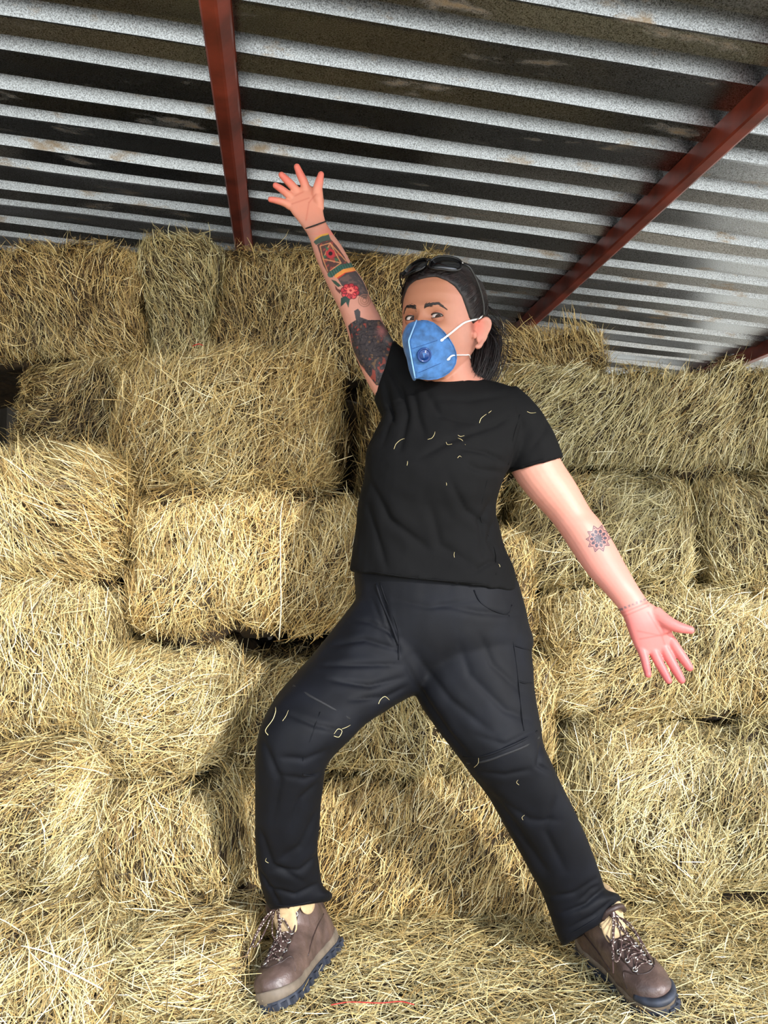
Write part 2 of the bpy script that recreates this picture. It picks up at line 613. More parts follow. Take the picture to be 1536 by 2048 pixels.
# hay floor the person stands on
def hay_floor():
    nx, ny = 160, 70
    xs = np.linspace(-2.4, 2.6, nx)
    ys = np.linspace(1.12, 3.4, ny)
    X, Y = np.meshgrid(xs, ys, indexing='ij')
    p = np.stack([X.ravel(), Y.ravel(), np.zeros(nx * ny)], 1)
    p[:, 2] = -0.012 + 0.012 * vnoise(p * 6, 40) + 0.006 * vnoise(p * 17, 41)
    idx = np.arange(nx * ny).reshape(nx, ny)
    q = np.stack([idx[:-1, :-1], idx[1:, :-1], idx[1:, 1:], idx[:-1, 1:]], -1).reshape(-1, 4)
    # skirt so that the platform is solid
    edge = list(idx[:, 0])
    base = p[edge].copy()
    base[:, 2] = -0.62
    n0 = len(p)
    p2 = np.vstack([p, base])
    sk = np.array([[edge[i], n0 + i, n0 + i + 1, edge[i + 1]] for i in range(len(edge) - 1)])
    sk = sk[:, ::-1]
    me = fast_mesh('floor', p2, np.vstack([q, sk]))
    o = link('floor', me, HAY_CORE)
    o['kind'] = 'structure'
    o['label'] = 'floor of trodden hay'
    rg = np.random.default_rng(77)
    n = 42000
    pos = np.stack([rg.uniform(-1.3, 1.5, n), rg.uniform(1.2, 2.15, n), np.zeros(n)], 1)
    pos[:, 2] = -0.012 + 0.012 * vnoise(pos * 6, 40) + 0.006 * vnoise(pos * 17, 41) + rg.uniform(0, 0.015, n)
    nor = np.zeros((n, 3))
    nor[:, 2] = 1
    th = np.radians(20 + 60 * vnoise(pos * 3, 42) + rg.normal(0, 55, n))
    tan = np.stack([np.cos(th), np.sin(th), np.zeros(n)], 1)
    L = rg.uniform(0.03, 0.11, n)
    W = rg.uniform(0.001, 0.0024, n)
    lift = np.abs(rg.normal(0, 0.009, (n, 2)))
    far = rg.random(n) < 0.06
    lift[far, 1] += rg.uniform(0.01, 0.04, far.sum())
    tn = np.clip(0.58 + rg.normal(0, 0.17, n) + 0.12 * vnoise(pos * 4, 43), 0.02, 0.99)
    v, q, t = strands(pos, nor, tan, L, W, lift, rg.normal(0, 0.008, n), rg.normal(0, 0.5, n), tn)
    me = fast_mesh('loose_hay', v, q, t, None, np.repeat(np.clip(rg.normal(0.55, 0.3, n), 0, 1), 8))
    o = link('loose_hay', me, HAY)
    tag(o, 'loose pale hay strewn over the floor under the boots', 'hay', kind='stuff')


hay_floor()

# ------------------------------------------------------------------ roof
D1 = ray(560, 1112)
D1[2] = 0
D1 = unit(D1)                                   # along the beams, away from the viewer
DH = np.array((D1[1], -D1[0], 0.0))             # horizontal, to the right
SL = math.radians(4.2)
D2 = unit(DH * math.cos(SL) + np.array((0, 0, -math.sin(SL))))
RN = np.cross(D2, D1)                           # roof normal, up
H = 1.5
PB = 0.085                                      # beam height
p1 = ray(424, 0)
B1 = CAM + p1 * ((H - PB) / p1[2])              # a point on the under side of the first beam
R0 = B1 + RN * PB                               # on the roof underside (pans)


def roof_hit(px, py, below=0.0):
    d = ray(px, py)
    o = R0 - RN * below
    return CAM + d * ((o - CAM).dot(RN) / d.dot(RN))


def s_of(px, py):
    return (roof_hit(px, py) - R0).dot(D1)


def roof_profile():
    """(s, height) polyline along D1: flat pans with narrow recessed ribs"""
    sA = s_of(0, 100)                           # bottom edge of a bright web at the left border
    sB = s_of(0, 230)
    per = sB - sA
    sM = s_of(0, 178) - sA
    pts = []
    dep, web, crest = 0.062, 0.031, 0.026
    k0 = -int((sA + 6.0) / per) - 2
    for k in range(k0, 40):
        for d, tilt in ((0.0, 0.004), (sM, -0.004)):
            s = sA + k * per + d                # far foot of the web that faces the viewer
            pts += [(s - 2 * web - crest, 0.0), (s - web - crest, dep), (s - web, dep), (s, 0.0)]
            nxt = (sM if d == 0 else per - sM)
            end = s + nxt - 2 * web - crest
            pts += [(s + (end - s) * 0.12, 0.002), (s + (end - s) * 0.88, 0.001 if d == 0 else -0.013)]
    return [p for p in pts if -2.35 < p[0] < 7.5]


def galvanised():
    m, nt, b = new_mat('galvanised_sheet')
    N, Lk = nt.nodes.new, nt.links.new
    tc = N('ShaderNodeTexCoord')
    mp = N('ShaderNodeMapping')
    mp.inputs['Scale'].default_value = (1, 1, 1)
    Lk(tc.outputs['Object'], mp.inputs['Vector'])
    sp = N('ShaderNodeTexNoise')                # spangle and dust
    sp.inputs['Scale'].default_value = 260
    sp.inputs['Detail'].default_value = 6
    sp.inputs['Roughness'].default_value = 0.75
    Lk(mp.outputs['Vector'], sp.inputs['Vector'])
    st = N('ShaderNodeTexNoise')                # stains
    st.inputs['Scale'].default_value = 4.5
    st.inputs['Detail'].default_value = 8
    st.inputs['Roughness'].default_value = 0.68
    mp2 = N('ShaderNodeMapping')
    mp2.inputs['Scale'].default_value = (0.55, 2.0, 1)
    Lk(tc.outputs['Object'], mp2.inputs['Vector'])
    Lk(mp2.outputs['Vector'], st.inputs['Vector'])
    r1 = N('ShaderNodeValToRGB')
    r1.color_ramp.elements[0].position = 0.36
    r1.color_ramp.elements[0].color = rgba((88, 90, 92))
    r1.color_ramp.elements[1].position = 0.62
    r1.color_ramp.elements[1].color = rgba((206, 211, 220))
    Lk(sp.outputs['Fac'], r1.inputs['Fac'])
    r2 = N('ShaderNodeValToRGB')
    r2.color_ramp.elements[0].position = 0.58
    r2.color_ramp.elements[0].color = (0, 0, 0, 1)
    r2.color_ramp.elements[1].position = 0.68
    r2.color_ramp.elements[1].color = (1, 1, 1, 1)
    Lk(st.outputs['Fac'], r2.inputs['Fac'])
    mx = N('ShaderNodeMixRGB')
    mx.inputs['Color2'].default_value = rgba((160, 136, 106))
    Lk(r1.outputs['Color'], mx.inputs['Color1'])
    ml = N('ShaderNodeMath')
    ml.operation = 'MULTIPLY'
    ml.inputs[1].default_value = 0.85
    Lk(r2.outputs['Color'], ml.inputs[0])
    Lk(ml.outputs[0], mx.inputs['Fac'])
    Lk(mx.outputs['Color'], b.inputs['Base Color'])
    rr = N('ShaderNodeMapRange')
    rr.inputs['To Min'].default_value = 0.16
    rr.inputs['To Max'].default_value = 0.42
    Lk(sp.outputs['Fac'], rr.inputs['Value'])
    Lk(rr.outputs[0], b.inputs['Roughness'])
    mt = N('ShaderNodeMapRange')
    mt.inputs['To Min'].default_value = 1.0
    mt.inputs['To Max'].default_value = 0.35
    Lk(r2.outputs['Color'], mt.inputs['Value'])
    Lk(mt.outputs[0], b.inputs['Metallic'])
    bp = N('ShaderNodeBump')
    bp.inputs['Strength'].default_value = 0.15
    bp.inputs['Distance'].default_value = 0.003
    wv = N('ShaderNodeTexNoise')
    wv.inputs['Scale'].default_value = 7
    Lk(tc.outputs['Object'], wv.inputs['Vector'])
    ad = N('ShaderNodeMath')
    ad.operation = 'ADD'
    Lk(sp.outputs['Fac'], ad.inputs[0])
    Lk(wv.outputs['Fac'], ad.inputs[1])
    Lk(ad.outputs[0], bp.inputs['Height'])
    Lk(bp.outputs['Normal'], b.inputs['Normal'])
    return m


GALV = galvanised()


def build_roof():
    prof = roof_profile()
    tt = np.linspace(-6.5, 7.5, 57)
    v = []
    for s, h in prof:
        for t in tt:
            wob = 0.004 * math.sin(t * 2.1 + s * 5) + 0.003 * math.sin(t * 5.3 + s * 11)
            v.append((t, s, h + wob * 0.6))
    n = len(tt)
    q = []
    for i in range(len(prof) - 1):
        for j in range(n - 1):
            q.append((i * n + j, i * n + j + 1, (i + 1) * n + j + 1, (i + 1) * n + j))
    me = mesh_py('ceiling', v, q, smooth=False, fix=False)
    o = link('ceiling', me, GALV)
    M = Matrix(((D2[0], D1[0], RN[0], R0[0]), (D2[1], D1[1], RN[1], R0[1]), (D2[2], D1[2], RN[2], R0[2]), (0, 0, 0, 1)))
    o.matrix_world = M
    so = o.modifiers.new('thickness', 'SOLIDIFY')
    so.thickness = 0.0012
    so.offset = 1
    o['kind'] = 'structure'
    o['label'] = 'ribbed galvanised metal roof seen from below'
    return M


ROOF_M = build_roof()
RED = simple_mat('red_oxide_paint', (122, 52, 38), 0.42, noise=0.22, nscale=9, bump=0.1, bscale=60)


def beam(name, t0, label, s0=-2.3, s1=7.2):
    """cold formed steel beam: web on the left, bottom flange, rolled lip on the right"""
    prof = [(-0.036, 0.0), (-0.036, -PB + 0.006), (-0.030, -PB), (0.004, -PB), (0.012, -PB + 0.003), (0.036, -PB + 0.030), (0.040, -PB + 0.040), (0.036, -PB + 0.043),
            (0.010, -PB + 0.008), (0.003, -PB + 0.005), (-0.028, -PB + 0.005), (-0.031, -PB + 0.008), (-0.031, -0.004), (0.036, -0.004), (0.036, 0.0)]
    ss = np.linspace(s0, s1, 40)
    v = [(t0 + x, s, z - 0.001) for s in ss for x, z in prof]
    n = len(prof)
    f = []
    for i in range(len(ss) - 1):
        for j in range(n):
            f.append((i * n + j, i * n + (j + 1) % n, (i + 1) * n + (j + 1) % n, (i + 1) * n + j))
    f += [tuple(range(n)), tuple((len(ss) - 1) * n + j for j in range(n))]
    o = link(name, mesh_py(name, v, f, smooth=False), RED)
    o.matrix_world = ROOF_M
    tag(o, label, 'beam', 'red steel roof beams')
    return o


def t_of(px, py):
    return (roof_hit(px, py, PB) - R0).dot(D2)


beam('steel_beam', t_of(424, 0), 'red painted steel roof beam running steeply above the raised hand')
beam('steel_beam', t_of(1536, 226), 'red painted steel roof beam slanting from the upper right corner to behind the head')
beam('steel_beam', t_of(1536, 712), 'red painted steel roof beam just showing at the right edge above the bales')

# unseen walls added to block light from back and left; front, far right open
WALLM = simple_mat('dark_blocker_sheet', (70, 66, 60), 0.6, metal=0.3, noise=0.2, nscale=5)


def wall(name, pts, thick, label):
    """ribbed sheet wall along a floor line"""
    a, c = np.array(pts[0], float), np.array(pts[1], float)
    d = c - a
    ln = np.linalg.norm(d)
    d = d / ln
    nrm = np.array((-d[1], d[0]))
    v, f = [], []
    k = int(ln / 0.05)
    for i in range(k + 1):
        off = 0.03 if (i // 2) % 2 else 0.0
        p = a + d * (ln * i / k) + nrm * off
        top = R0[2] - 0.15 + ((np.array((p[0], p[1], 0)) - R0).dot(DH)) * -math.tan(SL)
        v += [(p[0], p[1], -0.6), (p[0], p[1], top)]
    n = len(v)
    v += [(x + nrm[0] * thick, y + nrm[1] * thick, z) for x, y, z in v]
    for i in range(k):
        f += [(2 * i, 2 * i + 2, 2 * i + 3, 2 * i + 1), (n + 2 * i, n + 2 * i + 1, n + 2 * i + 3, n + 2 * i + 2)]
    o = link(name, mesh_py(name, v, f, smooth=False), WALLM)
    o['kind'] = 'structure'
    o['label'] = label


wall('wall_back_blocker', ((2.3, 5.6), (-4.6, 4.6)), 0.02, 'unseen dark back wall, added to block light behind the stack')
wall('wall_left_blocker', ((-3.4, 4.75), (-3.0, 0.4)), 0.02, 'unseen dark left wall, added to keep the roof dark')

# ground outside the shed
def ground():
    m = simple_mat('pale_dusty_ground', (222, 206, 176), 0.9, noise=0.15, nscale=0.7)
    mb = MB().box((-40, -60, -0.7), (40, 30, -0.6))
    o = mb.build('ground', m, smooth=False)
    o['kind'] = 'structure'
    o['label'] = 'pale dusty ground outside the shed'


ground()

# ------------------------------------------------------------------ light
w = bpy.data.worlds.new('sky')
SC.world = w
w.use_nodes = True
wn = w.node_tree
bg = wn.nodes['Background']
tcw = wn.nodes.new('ShaderNodeTexCoord')
sx = wn.nodes.new('ShaderNodeSeparateXYZ')
rw = wn.nodes.new('ShaderNodeValToRGB')
rw.color_ramp.elements[0].position = 0.0
rw.color_ramp.elements[0].color = (1.0, 0.97, 0.92, 1)
rw.color_ramp.elements[1].position = 0.6
rw.color_ramp.elements[1].color = (0.45, 0.62, 0.9, 1)
wn.links.new(tcw.outputs['Generated'], sx.inputs[0])
wn.links.new(sx.outputs['Z'], rw.inputs['Fac'])
dp = wn.nodes.new('ShaderNodeVectorMath')
dp.operation = 'DOT_PRODUCT'
dp.inputs[1].default_value = (math.sin(math.radians(48)), -math.cos(math.radians(48)), 0.25)
wn.links.new(tcw.outputs['Generated'], dp.inputs[0])
gl = wn.nodes.new('ShaderNodeMapRange')
gl.inputs['From Min'].default_value = -0.2
gl.inputs['From Max'].default_value = 1.0
gl.inputs['To Min'].default_value = 0.55
gl.inputs['To Max'].default_value = 1.9
wn.links.new(dp.outputs['Value'], gl.inputs['Value'])
sc_ = wn.nodes.new('ShaderNodeVectorMath')
sc_.operation = 'SCALE'
wn.links.new(rw.outputs['Color'], sc_.inputs[0])
wn.links.new(gl.outputs[0], sc_.inputs['Scale'])
wn.links.new(sc_.outputs['Vector'], bg.inputs['Color'])
bg.inputs['Strength'].default_value = 3.0

sun_d = bpy.data.lights.new('sun', 'SUN')
sun_d.energy = 5.0
sun_d.angle = math.radians(3.5)
sun_d.color = (1.0, 0.96, 0.91)
sun = bpy.data.objects.new('sun', sun_d)
COL.objects.link(sun)
AZ, EL = math.radians(33), math.radians(24)
to_sun = Vector((math.sin(AZ) * math.cos(EL), -math.cos(AZ) * math.cos(EL), math.sin(EL)))
sun.rotation_euler = to_sun.to_track_quat('Z', 'Y').to_euler()
sun.location = to_sun * 8

SC.view_settings.view_transform = 'Standard'
SC.view_settings.look = 'None'
SC.view_settings.gamma = 1.0
SC.view_settings.use_curve_mapping = False
SC.view_settings.exposure = 0.04

SC.cycles.max_bounces = 8
SC.cycles.diffuse_bounces = 3
SC.cycles.glossy_bounces = 4
# ================================================================== PERSON
PR = np.array((0.05, 1.70, 0.0))
person = link('person', None, None, None, PR)
tag(person, 'person with dark hair in black t-shirt and trousers, blue mask, arms spread, legs wide apart', 'person')


# ---- where the boots stand
def floor_pt(px, py, z=0.0):
    d = ray(px, py)
    return CAM + d * ((z - CAM[2]) / d[2])


def boot_matrix(toe, heel, roll, pitch, z):
    a, c = floor_pt(*toe), floor_pt(*heel)
    d = a - c
    m = (a + c) / 2
    return Matrix.Translation((m[0], m[1], z)) @ Matrix.Rotation(math.atan2(-d[0], d[1]), 4, 'Z') @ Matrix.Rotation(pitch, 4, 'X') @ Matrix.Rotation(roll, 4, 'Y')


BOOT_M = {'r': boot_matrix((541, 2036), (670, 1888), math.radians(22), 0.0, 0.008), 'l': boot_matrix((1330, 2032), (1168, 1890), math.radians(12), 0.0, 0.002)}
ANK = {k: np.array(m @ Vector((0, -0.05, 0.15))) for k, m in BOOT_M.items()}
print('ankle px', {k: [float(q[0]) for q in proj(v[None])] for k, v in ANK.items()}, ANK)

# ---- head frame: x to image right, y the way the face looks, z up (millimetres, scaled)
HK = 0.00110
YAW, ROLL = math.radians(32), math.radians(4.5)
hx0 = np.array((math.cos(YAW), -math.sin(YAW), 0.0))
hy = np.array((-math.sin(YAW), -math.cos(YAW), 0.0))
hz0 = np.array((0.0, 0.0, 1.0))
hx = hx0 * math.cos(ROLL) - hz0 * math.sin(ROLL)
hz = hz0 * math.cos(ROLL) + hx0 * math.sin(ROLL)
HC = P(847, 634, 1.63) - hy * (76 * HK)


def HP(x, y, z):
    return HC + (hx * x + hy * y + hz * z) * HK


def HV(a):
    a = np.asarray(a, float)
    return HC + (a[:, :1] * hx + a[:, 1:2] * hy + a[:, 2:3] * hz) * HK


HT = np.array([  # z, half width, front, back
    (117, 2, 2, 22), (113, 28, 30, 48), (103, 48, 50, 70), (86, 63, 69, 87), (66, 71, 81, 95), (45, 75, 87, 99), (22, 75, 89, 98), (0, 73.5, 87, 93),
    (-20, 71.5, 88, 84), (-42, 67, 88, 70), (-62, 59, 88, 52), (-82, 50, 86, 30), (-100, 40, 82, 5), (-112, 30, 80, -18), (-118, 8, 66, -42)], float)


def head_ring(z):
    zz = HT[::-1, 0]
    a = np.interp(z, zz, HT[::-1, 1])
    f = np.interp(z, zz, HT[::-1, 2])
    bk = np.interp(z, zz, HT[::-1, 3])
    return a, f, bk


def head_surface(z, ph, inflate=0.0):
    """local point; ph = 0 at the face, 90 deg at image right"""
    a, f, bk = head_ring(z)
    a, f, bk = a + inflate, f + inflate, bk + inflate
    c, s = np.cos(ph), np.sin(ph)
    ex = 2 / 2.25
    x = a * np.sign(s) * np.abs(s) ** ex
    yf = f * np.abs(c) ** ex
    yb = -bk * np.abs(c) ** ex
    y = np.where(c >= 0, yf, yb)
    return np.stack([x, y, z * np.ones_like(x)], -1)


def face_sculpt(p):
    x, y, z = p[:, 0], p[:, 1].copy(), p[:, 2]
    fr = np.clip(y / 60, 0, 1)
    g = lambda cx, cz, sx, sz: np.exp(-((np.abs(x) - cx) / sx) ** 2 - ((z - cz) / sz) ** 2)
    y = y - fr * 10.5 * g(28.5, -2, 15, 10)                     # eye sockets
    y = y + fr * 4.0 * g(28, 19, 24, 7)                       # brow ridge
    y = y + fr * 2.5 * g(0, 15, 12, 9)
    y = y + fr * 4.5 * g(44, -27, 16, 12)                     # cheek bones
    nz = np.interp(z, (-62, -52, -44, -20, 0, 12), (0, 12, 25, 15, 6.5, 0))
    ns = np.interp(z, (-60, -44, -20, 0, 12), (15, 13, 10, 8.5, 12))
    y = y + fr * nz * np.exp(-(x / ns) ** 2)
    q = p.copy()
    q[:, 1] = y
    return q


def head_grid(nz=70, nph=96):
    zs = 117 - (117 + 118) * (0.5 - 0.5 * np.cos(np.linspace(0, PI, nz)))
    zs = crom(zs[:, None], 1)[:, 0]
    ph = np.linspace(-PI, PI, nph, endpoint=False)
    pts = np.vstack([head_surface(np.full(nph, z), ph) for z in zs])
    pts = face_sculpt(pts)
    f = []
    for i in range(len(zs) - 1):
        for j in range(nph):
            f.append((i * nph + j, i * nph + (j + 1) % nph, (i + 1) * nph + (j + 1) % nph, (i + 1) * nph + j))
    f += [tuple(range(nph)), tuple((len(zs) - 1) * nph + j for j in range(nph))[::-1]]
    return HV(pts), f


body = MB()
body.add(*head_grid())
# ears
for s in (1, -1):
    e0 = np.array((s * 74.0, -12.0, -14.0))
    out = np.array((s * 0.62, -0.78, 0.0))
    upv = np.array((0.0, -0.16, 0.98))
    nrm = np.cross(out, upv)
    E = lambda u, v, w=0: e0 + out * u + upv * v + nrm * w
    V3 = lambda v: (hx * v[0] + hy * v[1] + hz * v[2]) * HK
    body.ell(HP(*E(12, 4)), (V3(out * 15), V3(upv * 29), V3(nrm * 4.0)), 18, 12)
    rim = [(2, 18), (8, 29), (18, 33), (26, 27), (27, 14), (22, 0), (16, -12), (12, -24), (7, -30), (2, -27)]
    body.tube([HP(*E(u, v, 0)) for u, v in rim], [3.6 * HK] * 6 + [4.2 * HK, 5.5 * HK, 5.5 * HK, 4 * HK], 8, True, 4)
    body.tube([HP(*E(u, v, s * -2)) for u, v in ((9, 20), (15, 14), (16, 3), (11, -9))], 2.6 * HK, 8, True, 4)
    body.ell(HP(*(e0 + np.array((s * 2.0, 12.0, -8.0)))), (V3(np.array((5.0, 0, 0))), V3(np.array((0, 6.0, 0))), V3(np.array((0, 0, 9.0)))), 10, 8)
# neck
body.add(*loft([sil((862, 655), (940, 650), 1.72, .052), sil((860, 700), (938, 696), 1.72, .052), sil((856, 730), (941, 722), 1.725, .054), sil((846, 755), (953, 747), 1.73, .062),
                sil((820, 780), (1000, 775), 1.735, .075), sil((800, 815), (1030, 815), 1.735, .08)], ex=2.1))
# torso and legs below the clothes
body.add(*loft([sil((805, 790), (1035, 800), 1.735, .07), sil((770, 850), (1030, 860), 1.73, .085), sil((745, 930), (1000, 950), 1.72, .09), sil((735, 1030), (975, 1030), 1.72, .085),
                sil((730, 1130), (1010, 1140), 1.73, .095), sil((730, 1220), (1035, 1230), 1.73, .1), sil((760, 1320), (1030, 1330), 1.73, .09)], ex=2.3))
body.add(*loft([sil((735, 1200), (850, 1310), 1.71, .07), sil((630, 1330), (775, 1400), 1.665, .07), sil((540, 1465), (672, 1490), 1.585, .055), sil((530, 1560), (630, 1560), 1.60, .05),
                sil((532, 1650), (622, 1645), 1.665, .05), sil((552, 1760), (626, 1755), 1.73, .034), (ANK['r'] + np.array((0, 0, .015)), np.array((.032, 0, 0)), np.array((0, .034, 0))), (ANK['r'] - np.array((0, 0, .06)), np.array((.028, 0, 0)), np.array((0, .03, 0)))]))
body.add(*loft([sil((840, 1320), (1045, 1310), 1.71, .08), sil((890, 1450), (1055, 1435), 1.68, .07), sil((965, 1555), (1080, 1535), 1.66, .055), sil((1000, 1620), (1110, 1600), 1.68, .052),
                sil((1045, 1690), (1150, 1670), 1.71, .05), sil((1105, 1780), (1180, 1755), 1.74, .036), (ANK['l'] + np.array((0, 0, .015)), np.array((.032, 0, 0)), np.array((0, .034, 0))), (ANK['l'] - np.array((0, 0, .06)), np.array((.028, 0, 0)), np.array((0, .03, 0)))]))
# lowered arm (image right)
LA = [((985, 835), (1042, 806), 1.735, .042), ((1003, 882), (1090, 854), 1.725, .050), ((1023, 944), (1119, 917), 1.715, .05), ((1057, 992), (1150, 966), 1.705, .047), ((1098, 1036), (1178, 1016), 1.70, .044),
      ((1118, 1062), (1199, 1042), 1.69, .043), ((1143, 1100), (1224, 1082), 1.68, .042), ((1173, 1144), (1249, 1128), 1.66, .037), ((1209, 1184), (1272, 1168), 1.64, .030), ((1232, 1210), (1289, 1194), 1.63, .024),
      ((1244, 1228), (1298, 1207), 1.625, .022)]
body.add(*loft([sil(*r) for r in LA]))
# its hand: palm towards the viewer
YH = 1.615
body.add(*loft([sil((1240, 1222), (1294, 1203), 1.625, .021), sil((1249, 1238), (1318, 1219), 1.62, .021), sil((1256, 1258), (1336, 1240), YH, .020), sil((1264, 1280), (1343, 1262), YH, .018),
                sil((1273, 1300), (1347, 1280), YH, .015), sil((1283, 1313), (1347, 1294), YH, .012)], ex=2.6))
body.add(*loft([sil((1300, 1212), (1330, 1224), 1.615, .014), sil((1318, 1250), (1342, 1240), 1.605, .016), sil((1322, 1270), (1345, 1262), 1.605, .012)]))


def finger(pts, Ys, rs):
    q = [P(x, y, Y) for (x, y), Y in zip(pts, Ys)]
    body.tube(q, rs, 12, True, 5)
    body.ell(q[-1], [np.eye(3)[k] * rs[-1] * 1.02 for k in range(3)], 10, 8)
    # finger pulps and knuckles
    for a in q[1:-1]:
        pass


finger([(1281, 1292), (1289, 1316), (1293, 1335), (1296, 1349)], [1.615, 1.606, 1.60, 1.592], [.0105, .0094, .0086, .0072])
finger([(1302, 1290), (1314, 1318), (1327, 1342), (1337, 1361)], [1.615, 1.606, 1.60, 1.592], [.0112, .0101, .0094, .0076])
finger([(1322, 1286), (1338, 1315), (1352, 1340), (1363, 1360)], [1.615, 1.604, 1.597, 1.592], [.0116, .0106, .0098, .0080])
finger([(1338, 1276), (1354, 1299), (1368, 1319), (1379, 1335)], [1.615, 1.604, 1.597, 1.592], [.0116, .0108, .0100, .0082])
finger([(1308, 1226), (1332, 1243), (1356, 1254), (1381, 1260)], [1.615, 1.598, 1.588, 1.582], [.0175, .0145, .0118, .0085])
# raised arm (image left)
RA = [((800, 850), (895, 775), 1.735, .05), ((768, 815), (850, 755), 1.74, .05), ((742, 778), (828, 728), 1.75, .048), ((722, 738), (803, 704), 1.76, .046), ((703, 691), (775, 662), 1.78, .042),
      ((691, 652), (758, 628), 1.795, .039), ((678, 618), (742, 598), 1.80, .040), ((661, 584), (727, 562), 1.81, .041), ((646, 550), (705, 530), 1.83, .037), ((631, 514), (686, 496), 1.85, .031),
      ((620, 481), (665, 466), 1.865, .025), ((611, 461), (651, 444), 1.875, .023)]
body.add(*loft([sil(*r) for r in RA]))
YH2 = 1.885
body.add(*loft([sil((612, 464), (652, 447), 1.875, .0215), sil((599, 446), (647, 428), 1.88, .021), sil((584, 427), (645, 408), YH2, .020), sil((575, 411), (642, 388), YH2, .017),
                sil((573, 398), (630, 376), YH2, .0145), sil((578, 388), (618, 371), YH2, .011)], ex=2.6))
body.add(*loft([sil((636, 425), (648, 418), YH2, .013), sil((626, 400), (647, 396), 1.875, .015), sil((628, 384), (645, 378), 1.872, .011)]))
finger([(582, 413), (570, 406), (553, 401), (541, 399)], [YH2, 1.878, 1.872, 1.866], [.0108, .0096, .0086, .0072])
finger([(590, 400), (575, 388), (562, 378), (551, 371)], [YH2, 1.876, 1.868, 1.862], [.0112, .0100, .0092, .0076])
finger([(600, 390), (584, 371), (572, 359), (563, 350)], [YH2, 1.876, 1.868, 1.862], [.0116, .0106, .0096, .0080])
finger([(615, 387), (608, 365), (600, 348), (594, 334)], [YH2, 1.876, 1.868, 1.862], [.0120, .0112, .0100, .0082])
finger([(636, 405), (634, 384), (638, 366), (642, 349)], [YH2, 1.872, 1.865, 1.86], [.0170, .0130, .0110, .0080])

bme = remesh(body, 0.0021, 5, 'body')

# finer skin where the tattoos are
MANDALA = (1197, 1077)


def refine_tattoos(me):
    bm = bmesh.new()
    bm.from_mesh(me)
    for rnd in range(2):
        bm.faces.ensure_lookup_table()
        cs = np.array([f.calc_center_median() for f in bm.faces])
        x, y = proj(cs)
        pick = (np.hypot(x - MANDALA[0], y - MANDALA[1]) < 31) & (cs[:, 1] < 1.72)
        if rnd == 0:
            pick |= (x > 590) & (x < 815) & (y > 455) & (y < 790) & (cs[:, 1] > 1.70) & (cs[:, 1] < 1.9) & ((x - 590) * 1.75 + 440 > y - 110) & ((x - 590) * 1.75 + 440 < y + 130)
        es = {e for i in np.nonzero(pick)[0] for e in bm.faces[i].edges}
        bmesh.ops.subdivide_edges(bm, edges=list(es), cuts=1, use_grid_fill=True)
    bm.to_mesh(me)
    bm.free()


refine_tattoos(bme)
bv = vcos(bme)
bx, by = proj(bv)


def blend(col, c, m):
    m = np.clip(m, 0, 1)[:, None]
    return col * (1 - m) + np.array(c, float)[None] * m


